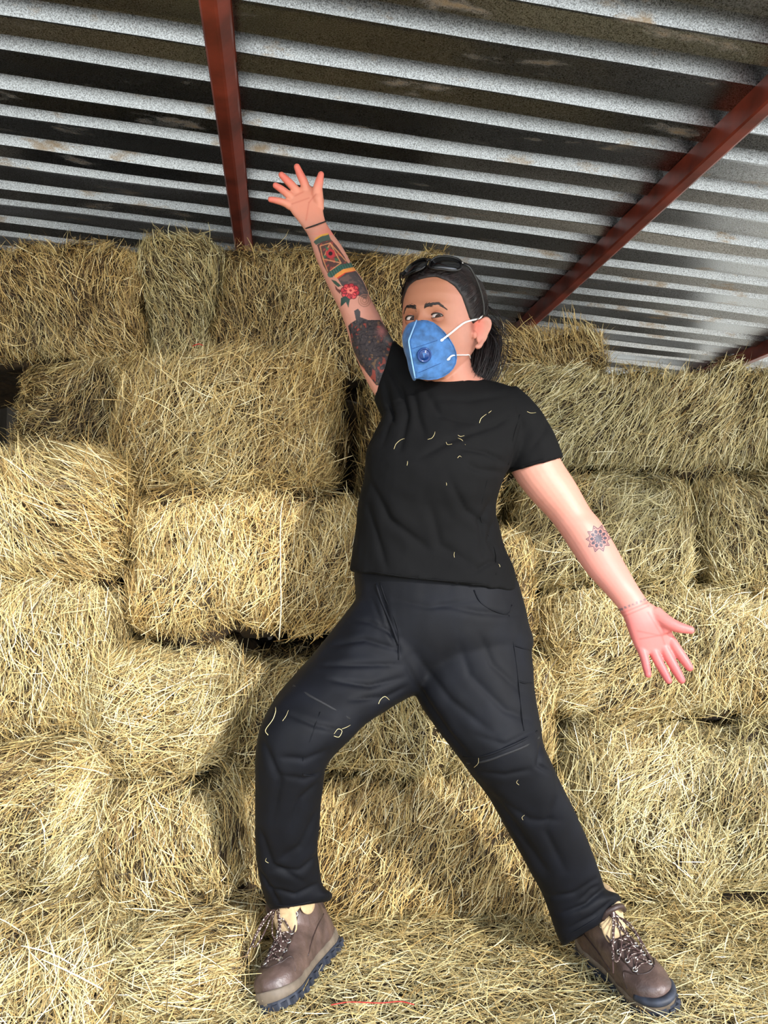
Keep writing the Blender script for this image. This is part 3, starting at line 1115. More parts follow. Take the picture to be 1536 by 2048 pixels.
def skin_colors(v, x, y):
    n = len(v)
    col = np.tile(np.array((192, 134, 116), float), (n, 1))
    nz = vnoise(v * 60, 3) * 0.5 + vnoise(v * 160, 4) * 0.5
    col *= (1 + 0.03 * nz)[:, None]
    larm = (v[:, 0] > 0.24) & (v[:, 2] > 0.6)
    rarm = (v[:, 2] > 1.2) & (x < 830) & (v[:, 1] > 1.70) & (y < 830)
    # lowered arm gets pinker towards the hand
    t = np.clip((y - 930) / 330, 0, 1) * larm
    col = blend(col, (200, 128, 118), t * 0.9)
    col = blend(col, (196, 108, 104), np.clip((y - 1208) / 40, 0, 1) * larm * 0.85)
    col = blend(col, (188, 88, 90), np.clip((y - 1300) / 50, 0, 1) * larm * 0.7)
    # creases of the palm
    for a, b in (((1296, 1225), (1322, 1268)), ((1322, 1268), (1330, 1290)), ((1275, 1262), (1325, 1272)), ((1280, 1278), (1335, 1268)), ((1250, 1232), (1297, 1212)), ((1244, 1226), (1294, 1206)), ((1300, 1330), (1294, 1331))):
        d, _ = seg_dist(x, y, a, b)
        col = blend(col, (176, 84, 78), np.exp(-(d / 1.6) ** 2) * 0.6 * larm)
    # raised hand
    rh = rarm & (y < 470)
    col = blend(col, (220, 142, 118), np.clip((462 - y) / 40, 0, 1) * rh * 0.8)
    tip = np.clip((np.hypot(x - 612, y - 420) - 45) / 30, 0, 1) * rh
    col = blend(col, (216, 104, 92), tip * 0.7)
    for a, b in (((612, 440), (618, 405)), ((618, 405), (632, 388)), ((584, 408), (618, 396)), ((590, 392), (606, 384))):
        d, _ = seg_dist(x, y, a, b)
        col = blend(col, (190, 104, 84), np.exp(-(d / 1.5) ** 2) * 0.5 * rh)
    # browner face, its image-right side kept paler as lit; red ear
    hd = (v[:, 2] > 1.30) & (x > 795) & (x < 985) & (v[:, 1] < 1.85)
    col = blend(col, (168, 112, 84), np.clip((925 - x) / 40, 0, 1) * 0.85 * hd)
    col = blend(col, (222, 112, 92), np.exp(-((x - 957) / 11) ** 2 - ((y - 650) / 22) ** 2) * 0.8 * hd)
    col = blend(col, (140, 70, 56), np.exp(-((x - 945) / 4.5) ** 2 - ((y - 652) / 11) ** 2) * 0.75 * hd)  # shade of the ear hollow painted into the skin
    col = blend(col, (150, 92, 70), np.exp(-((x - 823) / 16) ** 2 - ((y - 634) / 13) ** 2) * 0.55 * hd)  # shading round both eyes put into the skin colour
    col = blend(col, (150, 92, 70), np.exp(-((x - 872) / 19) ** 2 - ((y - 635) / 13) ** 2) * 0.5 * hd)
    # mandala on the lowered forearm
    dx, dy = (x - MANDALA[0]) , (y - MANDALA[1])
    r = np.hypot(dx * 1.1, dy) / 27.0
    a = np.arctan2(dy, dx)
    fr = larm & (r < 1.25) & (v[:, 1] < 1.70)
    pet = np.abs(np.sin(a * 5 + 0.3))
    outer = 0.76 + 0.30 * (1 - pet) ** 0.8
    m = (r < outer) * 0.82
    line = (np.abs(r - (outer - 0.13)) < 0.035) | (np.abs(r - (0.50 + 0.24 * np.abs(np.cos(a * 5 + 0.3)))) < 0.045) | (np.abs(r - (0.28 + 0.16 * pet)) < 0.035)
    m = np.where(line & (r < outer), 0.18, m)
    m = np.where((r > 0.52) & (r < 0.78) & (np.abs(np.cos(a * 5 + 0.3)) < 0.10), 0.2, m)
    col = blend(col, (38, 42, 58), m * fr)
    # dotted band on the wrist
    d, t = seg_dist(x, y, (1241, 1219), (1290, 1199))
    col = blend(col, (92, 92, 96), ((d < 2.4) & (np.sin(t * 40) > -0.3)) * 0.7 * larm)
    # sleeve tattoo on the raised arm
    ar = rarm & (y > 462)
    nn = vnoise(v * 150, 8)
    n2 = vnoise(v * 300, 9)
    n3 = vnoise(v * 90, 10)

    def poly(pts, c, k=0.92):
        nonlocal col
        col = blend(col, c, poly_in(x, y, pts) * ar * k)

    def arc(a, b, wd, c, k=0.9):
        nonlocal col
        d, _ = seg_dist(x, y, a, b)
        col = blend(col, c, (d < wd) * ar * k)
    # cuff
    poly([(627, 484), (640, 470), (657, 467), (662, 480), (640, 486), (632, 490)], (54, 74, 66))
    arc((631, 478), (642, 471), 1.8, (206, 150, 62))
    arc((642, 471), (655, 468), 1.8, (206, 150, 62))
    # lattice panel
    poly([(634, 490), (645, 483), (662, 479), (674, 492), (688, 512), (698, 530), (672, 540), (655, 546), (646, 530), (640, 508)], (70, 50, 48))
    col = blend(col, (150, 66, 60), (poly_in(x, y, [(634, 490), (662, 479), (698, 530), (655, 546)]) & (nn > 0.25)) * ar * 0.8)
    for a, b in (((640, 492), (660, 486)), ((660, 486), (692, 522)), ((640, 492), (646, 518)), ((646, 518), (682, 526)), ((646, 518), (660, 486)), ((660, 486), (682, 526)), ((646, 518), (655, 542)), ((682, 526), (660, 542))):
        arc(a, b, 1.1, (204, 142, 96), 0.8)
    for k in range(9):
        an = k * 2 * PI / 9
        col = blend(col, (170, 52, 58), (np.hypot(x - 661 - 6.5 * math.cos(an), y - 507 - 6.5 * math.sin(an)) < 3.2) * ar * 0.95)
    col = blend(col, (40, 26, 28), (np.hypot(x - 661, y - 507) < 4.2) * ar)
    poly([(650, 492), (658, 497), (654, 503)], (60, 100, 74))
    poly([(668, 516), (678, 518), (672, 524)], (60, 100, 74))
    poly([(646, 510), (653, 512), (648, 518)], (60, 100, 74))
    # second band
    arc((661, 549), (680, 536), 6.0, (52, 92, 80))
    arc((680, 536), (704, 531), 6.0, (52, 92, 80))
    dd, t = seg_dist(x, y, (661, 549), (704, 529))
    col = blend(col, (30, 40, 40), ((dd < 7) & (np.sin(t * 60) > 0.5)) * ar * 0.6)
    arc((673, 552), (688, 542), 4.0, (220, 140, 66))
    arc((688, 542), (708, 538), 4.0, (220, 140, 66))
    arc((676, 556), (690, 547), 1.6, (190, 54, 46))
    arc((690, 547), (709, 543), 1.6, (190, 54, 46))
    # dark flowers below
    poly([(676, 558), (692, 546), (712, 542), (726, 562), (736, 585), (733, 600), (715, 590), (700, 575), (684, 572)], (62, 58, 60))
    col = blend(col, (120, 92, 84), (poly_in(x, y, [(676, 558), (712, 542), (736, 585), (733, 600), (700, 575)]) & (nn > 0.2)) * ar * 0.6)
    poly([(662, 559), (672, 562), (683, 572), (676, 574), (668, 567)], (40, 66, 54))
    poly([(669, 570), (676, 578), (682, 580), (680, 588), (672, 580)], (84, 44, 40))
    for k in range(8):
        an = k * 2 * PI / 8 + 0.2
        col = blend(col, (206, 66, 70) if k % 2 else (180, 50, 58), (np.hypot(x - 700 - 12 * math.cos(an), y - 583 - 9.5 * math.sin(an)) < 7.0) * ar * 0.95)
    for k in range(8):
        an = k * 2 * PI / 8 + 0.2
        col = blend(col, (92, 26, 34), (np.abs(np.hypot(x - 700 - 12 * math.cos(an), y - 583 - 9.5 * math.sin(an)) - 6.6) < 0.9) * ar * 0.8)
    for k in range(5):
        an = k * 2 * PI / 5
        col = blend(col, (226, 112, 100), (np.hypot(x - 701 - 5 * math.cos(an), y - 581 - 4 * math.sin(an)) < 3.4) * ar * 0.9)
    col = blend(col, (140, 32, 42), (np.hypot(x - 701, y - 581) < 2.6) * ar)
    poly([(681, 614), (682, 596), (690, 592), (700, 598), (698, 608), (697, 616), (692, 604)], (30, 58, 52))
    for rr in (4, 8, 12):
        col = blend(col, (150, 104, 86), (np.abs(np.hypot(x - 729, y - 601) - rr) < 1.2) * ar * 0.8)
    # big dark motif on the upper arm
    big = [(708, 622), (716, 617), (721, 624), (720, 634), (736, 640), (760, 640), (776, 660), (788, 684), (800, 705), (780, 735), (762, 772), (752, 770), (738, 752), (720, 728), (706, 700), (700, 668), (696, 652), (702, 646), (712, 640)]
    poly(big, (50, 46, 48), 0.93)
    inb = poly_in(x, y, big) & ar & (y > 640)
    col = blend(col, (176, 62, 44), inb * (n3 > 0.40) * (nn > 0.0) * 0.6)
    col = blend(col, (150, 108, 62), inb * (nn < -0.6) * 0.5)
    col = blend(col, (22, 20, 24), inb * np.clip(1.4 - np.abs(n3) * 16, 0, 1) * 0.85)
    col = blend(col, (22, 20, 24), inb * np.clip(1.3 - np.abs(nn) * 9, 0, 1) * 0.8)
    col = blend(col, (96, 84, 84), inb * (n2 > 0.55) * 0.4)
    col = blend(col, (176, 112, 108), inb * np.exp(-((x - 764) / 10) ** 2 - ((y - 662) / 13) ** 2) * 0.85)
    col = blend(col, (112, 124, 124), inb * np.exp(-((x - 776) / 8) ** 2 - ((y - 680) / 9) ** 2) * 0.7)
    return col


def to_lin(c):
    c = np.clip(c / 255.0, 0, 1)
    return np.where(c <= 0.04045, c / 12.92, ((c + 0.055) / 1.055) ** 2.4)


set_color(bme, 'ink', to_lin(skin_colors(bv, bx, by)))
setco(bme, bv - PR)
smooth_all(bme)


def skin_material(name='skin', attr=True):
    m, nt, b = new_mat(name)
    if attr:
        at = nt.nodes.new('ShaderNodeAttribute')
        at.attribute_name = 'ink'
        nt.links.new(at.outputs['Color'], b.inputs['Base Color'])
    else:
        b.inputs['Base Color'].default_value = rgba((158, 100, 76))  # brown lid shading put into the base colour
    b.inputs['Roughness'].default_value = 0.48
    b.inputs['Specular IOR Level'].default_value = 0.4
    b.inputs['Subsurface Weight'].default_value = 0.12
    b.inputs['Subsurface Radius'].default_value = (0.012, 0.004, 0.002)
    b.inputs['Subsurface Scale'].default_value = 0.4
    tc = nt.nodes.new('ShaderNodeTexCoord')
    n2 = nt.nodes.new('ShaderNodeTexNoise')
    n2.inputs['Scale'].default_value = 420
    bp = nt.nodes.new('ShaderNodeBump')
    bp.inputs['Strength'].default_value = 0.12
    bp.inputs['Distance'].default_value = 0.001
    nt.links.new(tc.outputs['Object'], n2.inputs['Vector'])
    nt.links.new(n2.outputs['Fac'], bp.inputs['Height'])
    nt.links.new(bp.outputs['Normal'], b.inputs['Normal'])
    return m


SKIN = skin_material()
SKIN2 = skin_material('eyelid_skin', False)
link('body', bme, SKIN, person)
BODY_BVH = BVHTree.FromPolygons([tuple(p) for p in bv], [tuple(p.vertices) for p in bme.polygons])


def hit(px, py, tree, off=0.0):
    d = ray(px, py)
    d = d / np.linalg.norm(d)
    h = tree.ray_cast(Vector(CAM), Vector(d))
    if h[0] is None:
        return None
    return np.array(h[0]) - d * off


# ---- eyes
def eye(s):
    c = HP(s * 28.5, 66.5, -1.0)
    R = 14.2 * HK
    g = unit(CAM - c + np.array((-0.10, 0, 0.02)))
    a = unit(np.cross(g, (0, 0, 1)))
    b = np.cross(a, g)
    v, f, cols = [], [], []
    rings = [0.5, 4, 8.5, 9.5, 15, 21, 23.5, 25, 27, 40, 60, 90, 120, 150, 179]
    cc = {0.5: (8, 6, 6), 4: (8, 6, 6), 8.5: (8, 6, 6), 9.5: (48, 26, 16), 15: (60, 34, 20), 21: (44, 24, 16), 23.5: (30, 18, 14), 25: (40, 28, 24)}
    for th in rings:
        t = math.radians(th)
        rr = R * (1.03 if th < 24 else 1.0)
        for j in range(24):
            w = 2 * PI * j / 24
            v.append(c + (g * math.cos(t) + (a * math.cos(w) + b * math.sin(w)) * math.sin(t)) * rr)
            cols.append(cc.get(th, (206, 192, 186)))
    n = 24
    for i in range(len(rings) - 1):
        for j in range(n):
            f.append((i * n + j, i * n + (j + 1) % n, (i + 1) * n + (j + 1) % n, (i + 1) * n + j))
    f += [tuple(range(n)), tuple((len(rings) - 1) * n + j for j in range(n))[::-1]]
    me = mesh_py('eye', np.array(v) - PR, f)
    set_color(me, 'ink', to_lin(np.array(cols, float)))
    o = link('eye', me, EYE, person)
    # lids: curved patches over the ball, in the frame of the head
    for up in (1, -1):
        v, f = [], []
        nu, nv = 25, 8
        for layer in (0, 1):
            for i in range(nu):
                t = (-1 + 2 * i / (nu - 1)) * 1.38
                az = math.radians(63 * t)
                shape = max(0.0, 1 - abs(t) ** 2.2)
                e0 = (17.5 if up > 0 else -15) * shape + 1.5 * t * s
                for j in range(nv):
                    k = j / (nv - 1)
                    e = math.radians(e0 + up * k * 52)
                    rr = (14.9 + 0.9 * (1 - layer) + 1.8 * math.sin(k * PI * 0.5) - 0.5 * abs(t) ** 3) if layer == 0 else 14.3
                    d = hx * math.sin(az) * math.cos(e) + hy * math.cos(az) * math.cos(e) + hz * math.sin(e)
                    v.append(c + d * rr * HK)
        idx = lambda l, i, j: l * nu * nv + i * nv + j
        for i in range(nu - 1):
            for j in range(nv - 1):
                f.append((idx(0, i, j), idx(0, i + 1, j), idx(0, i + 1, j + 1), idx(0, i, j + 1)))
                f.append((idx(1, i, j), idx(1, i, j + 1), idx(1, i + 1, j + 1), idx(1, i + 1, j)))
            f.append((idx(0, i, 0), idx(1, i, 0), idx(1, i + 1, 0), idx(0, i + 1, 0)))
            f.append((idx(0, i, nv - 1), idx(0, i + 1, nv - 1), idx(1, i + 1, nv - 1), idx(1, i, nv - 1)))
        for i in (0, nu - 1):
            for j in range(nv - 1):
                f.append((idx(0, i, j), idx(0, i, j + 1), idx(1, i, j + 1), idx(1, i, j)))
        link('eyelid', mesh_py('eyelid', np.array(v) - PR, f), SKIN2, o)
        # lashes
        mb = MB()
        pts = []
        for i in range(13):
            t = -1 + 2 * i / 12
            az = math.radians(63 * t)
            e = math.radians((17.0 if up > 0 else -15.5) * max(0, 1 - abs(t) ** 2.2) + 1.5 * t * s)
            d = hx * math.sin(az) * math.cos(e) + hy * math.cos(az) * math.cos(e) + hz * math.sin(e)
            pts.append(c + d * 15.9 * HK)
        mb.tube(pts, [0.3 * HK] + [(1.35 if up > 0 else 0.5) * HK] * 11 + [0.3 * HK], 6, True, 2)
        mb.build('eyelashes', DARKHAIR, o, PR)


def eye_material():
    m, nt, b = new_mat('eye_surface')
    at = nt.nodes.new('ShaderNodeAttribute')
    at.attribute_name = 'ink'
    nt.links.new(at.outputs['Color'], b.inputs['Base Color'])
    b.inputs['Roughness'].default_value = 0.08
    b.inputs['Coat Weight'].default_value = 0.0
    b.inputs['Specular IOR Level'].default_value = 0.12
    return m


EYE = eye_material()
DARKHAIR = simple_mat('dark_hair', (30, 22, 20), 0.38, noise=0.25, nscale=90)
eye(1)
eye(-1)


# ---- eyebrows: many short hairs lying on the brow
def eyebrow(s):
    mb = MB()
    rg = np.random.default_rng(5 + s)
    for k in range(420):
        t = rg.random()
        xx = s * (8.5 + 37 * t)
        zz = np.interp(t, (0, 0.35, 0.68, 1), (15.5, 19, 22.0, 13.5)) + rg.normal(0, 1) * np.interp(t, (0, .3, 1), (1.8, 1.6, 0.4))
        ang = np.interp(t, (0, 0.3, 0.7, 1), (38, 16, -12, -34)) + rg.normal(0, 6)
        pts = []
        for u in (0, 0.5, 1):
            x2 = xx + s * math.cos(math.radians(ang)) * 5.0 * u
            z2 = zz + math.sin(math.radians(ang)) * 5.0 * u
            pts.append(face_pt(x2, z2, 0.35 + 0.3 * u))
        mb.tube(pts, [0.32 * HK, 0.34 * HK, 0.1 * HK], 4, True, 1)
    o = mb.build('eyebrow', DARKHAIR, person, PR)


def face_pt(x, z, off):
    """point on the skin in front of the face at local x, z"""
    h = BODY_BVH.ray_cast(Vector(HP(x, 140, z)), Vector(-hy))
    p = np.array(h[0]) if h[0] is not None else HP(x, 85, z)
    return p + hy * off * HK


eyebrow(1)
eyebrow(-1)


# ---- hair
def hairline(ph):
    """lowest z of the hair at azimuth ph (degrees from the face)"""
    return np.interp(np.abs(ph), (0, 18, 34, 48, 60, 70, 78, 88, 98, 112, 140, 180), (78, 77, 70, 58, 42, 22, 6, -2, 14, -8, -50, -60))


def build_hair():
    nph, nk = 144, 30
    v, f = [], []
    for layer in (0, 1):
        for j in range(nph):
            pd = -180 + 360 * j / nph
            z0 = hairline(pd) + 0.8 * math.sin(math.radians(pd * 9))
            for k in range(nk):
                t = k / (nk - 1)
                z = z0 + (116.0 - z0) * math.sin(t * PI / 2)
                inf = (0.8 + 8.5 * min(1, t * 3.2) ** 0.7) if layer == 0 else -3
                ridge = 0.5 * math.sin(math.radians(pd * 22) + 9 * t) + 0.35 * math.sin(math.radians(pd * 47) - 6 * t)
                p = head_surface(np.array([z]), np.array([math.radians(pd)]), inf + (ridge if layer == 0 else 0))[0]
                p[2] += (7.0 * t if layer == 0 else 0)
                v.append(HP(*p))
    idx = lambda l, j, k: l * nph * nk + (j % nph) * nk + k
    for j in range(nph):
        for k in range(nk - 1):
            f.append((idx(0, j, k), idx(0, j + 1, k), idx(0, j + 1, k + 1), idx(0, j, k + 1)))
            f.append((idx(1, j, k), idx(1, j, k + 1), idx(1, j + 1, k + 1), idx(1, j + 1, k)))
        f.append((idx(0, j, 0), idx(1, j, 0), idx(1, j + 1, 0), idx(0, j + 1, 0)))
    f.append(tuple(idx(0, j, nk - 1) for j in range(nph)))
    f.append(tuple(idx(1, j, nk - 1) for j in range(nph))[::-1])
    mb = MB().add(v, f)
    # combed strands running from the hairline back over the head
    rg = np.random.default_rng(3)
    for i in range(2300):
        pd = rg.uniform(-100, 112)
        z0 = hairline(pd) + rg.uniform(0, 44)
        pts = []
        back = rg.uniform(45, 80)
        bulge, hb, hz_ = rg.uniform(0.5, 1.3), 7.0, rg.uniform(0, 26)
        for u in np.linspace(0, 1, 6):
            ph = pd + (np.sign(pd) if abs(pd) > 1 else 1) * back * u
            zz = z0 + (106 - z0) * (0.55 * math.sin(u * PI * 0.75)) * (1 if z0 > 0 else 0.6) - 12 * u * u
            zz = min(zz, 112)
            p = head_surface(np.array([zz]), np.array([math.radians(ph)]), hb + 2.2 * math.sin(min(1, u * 2) * PI / 2) * bulge - 5 * (u == 0) * (hz_ < 6))[0]
            p[2] += 5
            pts.append(HP(*p))
        mb.tube(pts, [0.2 * HK] + [rg.uniform(0.3, 0.75) * HK] * 4 + [0.2 * HK], 4, True, 2)
    # gathered tail behind the ear and neck
    tail = [HP(30, -95, 30), HP(48, -98, -5), HP(56, -84, -45), HP(58, -68, -85), HP(54, -60, -118), HP(46, -58, -140)]
    mb.tube(tail, [22 * HK, 26 * HK, 24 * HK, 21 * HK, 15 * HK, 5 * HK], 14, True, 4)
    for i in range(620):
        o = rg.normal(0, 1, 3) * np.array((10, 10, 4))
        sh = rg.uniform(0.7, 1.15)
        pts = [HP(*(np.array(q) + o * k + rg.normal(0, 2.0, 3))) for q, k in (((42, -92, 32), 1.0), ((58, -92, -4), 1.6), ((64, -80, -42), 1.6), ((64, -66, -82), 1.5), ((58, -58, -116 * sh), 1.3), ((50, -56, -142 * sh), 1.5))]
        mb.tube(pts, [0.4 * HK] + [rg.uniform(0.3, 0.7) * HK] * 4 + [0.15 * HK], 4, True, 2)
    # flyaways behind the ear
    for a in ([(60, -60, 42), (86, -80, 20), (104, -92, 0), (116, -98, 2)], [(66, -70, 20), (90, -84, -6), (98, -90, -22), (108, -94, -26)], [(60, -80, 60), (84, -90, 40), (96, -96, 14), (98, -98, -2)],
              [(64, -60, 10), (86, -70, -14), (92, -74, -40), (88, -72, -60)]):
        for d in range(5):
            o = rg.normal(0, 2.2, 3)
            mb.tube([HP(*(np.array(q) + o * (0.4 + 0.5 * i))) for i, q in enumerate(a)], [0.6 * HK, 0.6 * HK, 0.45 * HK, 0.15 * HK], 4, True, 4)
    return mb.build('hair', HAIRM, person, PR)


def hair_material():
    m, nt, b = new_mat('black_brown_hair')
    tc = nt.nodes.new('ShaderNodeTexCoord')
    n = nt.nodes.new('ShaderNodeTexNoise')
    n.inputs['Scale'].default_value = 60
    n.inputs['Detail'].default_value = 4
    r = nt.nodes.new('ShaderNodeValToRGB')
    r.color_ramp.elements[0].color = rgba((14, 11, 12))
    r.color_ramp.elements[1].color = rgba((44, 30, 28))
    r.color_ramp.elements[0].position = 0.35
    r.color_ramp.elements[1].position = 0.75
    nt.links.new(tc.outputs['Object'], n.inputs['Vector'])
    nt.links.new(n.outputs['Fac'], r.inputs['Fac'])
    nt.links.new(r.outputs['Color'], b.inputs['Base Color'])
    b.inputs['Roughness'].default_value = 0.44
    b.inputs['Specular IOR Level'].default_value = 0.4
    return m


HAIRM = hair_material()
build_hair()


# ---- blue folded respirator
def build_mask():
    ridge = np.array([(0, 100, -13), (0, 112, -35), (0, 124, -57), (0, 123.5, -63), (0, 107, -95), (0, 91, -124)], float)
    edge = np.array([(0, 97, -12), (27, 90, -16), (47, 72, -34), (60, 52, -60), (60, 42, -84), (50, 48, -106), (30, 66, -122), (0, 90, -124)], float)
    n, m = 33, 18
    rr = np.array([np.interp(np.linspace(0, 1, n), np.linspace(0, 1, len(ridge)), ridge[:, k]) for k in range(3)]).T
    ee = crom(edge, 8)
    tt = np.linspace(0, 1, len(ee))
    ee = np.array([np.interp(np.linspace(0, 1, n), tt, ee[:, k]) for k in range(3)]).T
    mb = MB()
    for s in (1, -1):
        v, f = [], []
        for layer in (0, 1):
            for i in range(n):
                for j in range(m):
                    t = j / (m - 1)
                    p = rr[i] * (1 - t) + ee[i] * t
                    w = i / (n - 1)
                    b = 9.0 * math.sin(t * PI) * math.sin(w * PI) ** 0.6
                    p = p + np.array((0.72, 0.62, -0.1)) * b
                    # small pinches of the fabric
                    p = p + np.array((0.6, 0.6, 0)) * (0.35 * math.sin(i * 0.9 + j * 0.5) + 0.3 * math.sin(i * 0.4 - j * 1.1))
                    p = p * np.array((s, 1, 1))
                    if s < 0:
                        p[0] *= 1 - 0.34 * t * min(1, max(0, (-p[2] - 40) / 40))
                        p[1] -= 5 * math.sin(t * PI) * min(1, max(0, (-p[2] - 30) / 40))
                    if layer:
                        p = p - np.array((s * 0.9, 1.2, 0)) * (1.0 if j > 0 else 0.0)
                        p[1] -= 1.0
                    v.append(HP(*p))
        idx = lambda l, i, j: l * n * m + i * m + j
        for i in range(n - 1):
            for j in range(m - 1):
                f.append((idx(0, i, j), idx(0, i + 1, j), idx(0, i + 1, j + 1), idx(0, i, j + 1)))
                f.append((idx(1, i, j), idx(1, i, j + 1), idx(1, i + 1, j + 1), idx(1, i + 1, j)))
            for j in (0, m - 1):
                f.append((idx(0, i, j), idx(0, i + 1, j), idx(1, i + 1, j), idx(1, i, j)))
        for i in (0, n - 1):
            for j in range(m - 1):
                f.append((idx(0, i, j), idx(0, i, j + 1), idx(1, i, j + 1), idx(1, i, j)))
        mb.add(v, f)
    mk = mb.build('face_mask', BLUE, person, PR)
    tree = BVHTree.FromPolygons([tuple(p) for p in mb.v], mb.f)
    # welded centre seam
    sb = MB()
    sb.tube([HP(*(p + np.array((0, 1.6, 0)))) for p in rr[::2]], 1.6 * HK, 6, True, 1, flat=0.8)
    sb.build('centre_seam', BLUE_PALE, mk, PR)
    # welded edge along the cheek
    for s in (1,):
        eb = MB()
        eb.tube([HP(*(p * np.array((s, 1, 1)) + np.array((s * 0.6, 0.4, 0)))) for p in ee[1:-1:2]], 1.1 * HK, 6, True, 1)
        eb.build('edge_weld', BLUE, mk, PR)
    # embossed dotted lines
    for a, b in (((826, 697), (874, 681)), ((838, 745), (880, 727))):
        db = MB()
        for k in range(22):
            t = k / 21
            q = hit(a[0] + (b[0] - a[0]) * t, a[1] + (b[1] - a[1]) * t, tree, 0.0004)
            if q is not None:
                db.ell(q, [np.eye(3)[i] * 0.0008 for i in range(3)], 6, 4)
        db.build('embossed_stitch', BLUE_DARK, mk, PR)
    # exhalation valve
    c = hit(848, 710, tree)
    c2, c3 = hit(858, 706, tree), hit(850, 724, tree)
    nrm = unit(np.cross(c2 - c, c3 - c))
    if nrm.dot(CAM - c) < 0:
        nrm = -nrm
    u = unit(np.cross(nrm, (0, 0, 1)))
    w = np.cross(u, nrm)
    vb = MB()
    prof = [(15.2, -3), (15.6, 3.0), (14.6, 5.0), (12.4, 5.2), (11.8, 4.0), (10.2, 3.8), (9.2, 5.4), (0.1, 6.2)]
    v, f = [], []
    N = 36
    for r_, h_ in prof:
        for j in range(N):
            a = 2 * PI * j / N
            v.append(c + (u * math.cos(a) + w * math.sin(a)) * r_ * 0.92 * HK + nrm * h_ * HK)
    for i in range(len(prof) - 1):
        for j in range(N):
            f.append((i * N + j, i * N + (j + 1) % N, (i + 1) * N + (j + 1) % N, (i + 1) * N + j))
    f += [tuple(range(N))[::-1], tuple((len(prof) - 1) * N + j for j in range(N))]
    vb.add(v, f)
    o = vb.build('valve', BLUE_DARK, mk, PR)
    o['label'] = 'round dark blue breathing valve'
    # raised arrow mark on the valve
    ab = MB()
    q = [(-4.5, 3.5), (5.0, 4.5), (0.5, -5.5), (0.2, 0.8)]
    top = [c + (u * x + w * y) * HK + nrm * 6.9 * HK for x, y in q]
    bot = [c + (u * x + w * y) * HK + nrm * 5.4 * HK for x, y in q]
    ab.add(top + bot, [(0, 1, 2, 3), (7, 6, 5, 4), (0, 4, 5, 1), (1, 5, 6, 2), (2, 6, 7, 3), (3, 7, 4, 0)])
    ab.build('valve_mark', BLUE, mk, PR, smooth=False)
    # straps, over the ear and behind the neck
    s1 = MB()
    pts = [hit(884, 680, tree, 0.002)] + [hit(x, y, BODY_BVH, 0.0035) for x, y in ((902, 666), (918, 653), (932, 644))]
    pts += [HP(80, -6, 12), HP(79, -22, 22), HP(74, -42, 22)]
    s1.tube([p for p in pts if p is not None], 2.0 * HK, 8, True, 5, flat=0.5)
    s1.build('strap', WHITE_EL, mk, PR)['label'] = 'white elastic strap over the ear'
    s2 = MB()
    pts = [hit(896, 718, tree, 0.002), hit(905, 711, tree, 0.003)] + [hit(x, y, BODY_BVH, 0.003) for x, y in ((920, 710), (932, 710), (938, 710))]
    pts = [p for p in pts if p is not None]
    pts.append(pts[-1] + np.array((0.006, 0.03, 0.0)))
    s2.tube(pts, 2.0 * HK, 8, True, 5, flat=0.5)
    s2.build('strap', WHITE_EL, mk, PR)['label'] = 'white elastic strap round the neck'
    for px, py in ((884, 680), (897, 718)):
        t = MB()
        p = hit(px, py, tree, 0.001)
        t.ell(p, (np.array((0.004, 0, 0.002)), np.array((0, 0.0015, 0)), np.array((-0.001, 0, 0.0028))), 10, 6)
        t.build('strap_tab', WHITE_EL, mk, PR)


BLUE = simple_mat('blue_mask_fabric', (54, 98, 150), 0.8, noise=0.16, nscale=70, bump=0.25, bscale=500, sheen=0.15)
BLUE_PALE = simple_mat('blue_seam', (126, 168, 210), 0.7)
BLUE_DARK = simple_mat('blue_valve', (14, 52, 112), 0.22)
WHITE_EL = simple_mat('white_elastic', (236, 232, 228), 0.7, bump=0.3, bscale=900)
build_mask()


# ---- black cord round the raised wrist
def wristband():
    r = sil((611.5, 457), (651, 443), 1.874, .0245)
    c, U, V = r
    pts = [c + U * 1.07 * math.cos(a) + V * 1.05 * math.sin(a) for a in np.linspace(0, 2 * PI, 40, endpoint=False)]
    mb = MB()
    n = 8
    v, f = [], []
    ax = unit(np.cross(U, V))
    for i, p in enumerate(pts):
        o = unit(p - c)
        for j in range(n):
            w = 2 * PI * j / n
            v.append(p + (o * math.cos(w) + ax * math.sin(w)) * 0.0016)
    N = len(pts)
    for i in range(N):
        for j in range(n):
            f.append((i * n + j, i * n + (j + 1) % n, ((i + 1) % N) * n + (j + 1) % n, ((i + 1) % N) * n + j))
    mb.add(v, f).build('hair_tie', simple_mat('black_elastic', (16, 15, 16), 0.7), person, PR)


wristband()
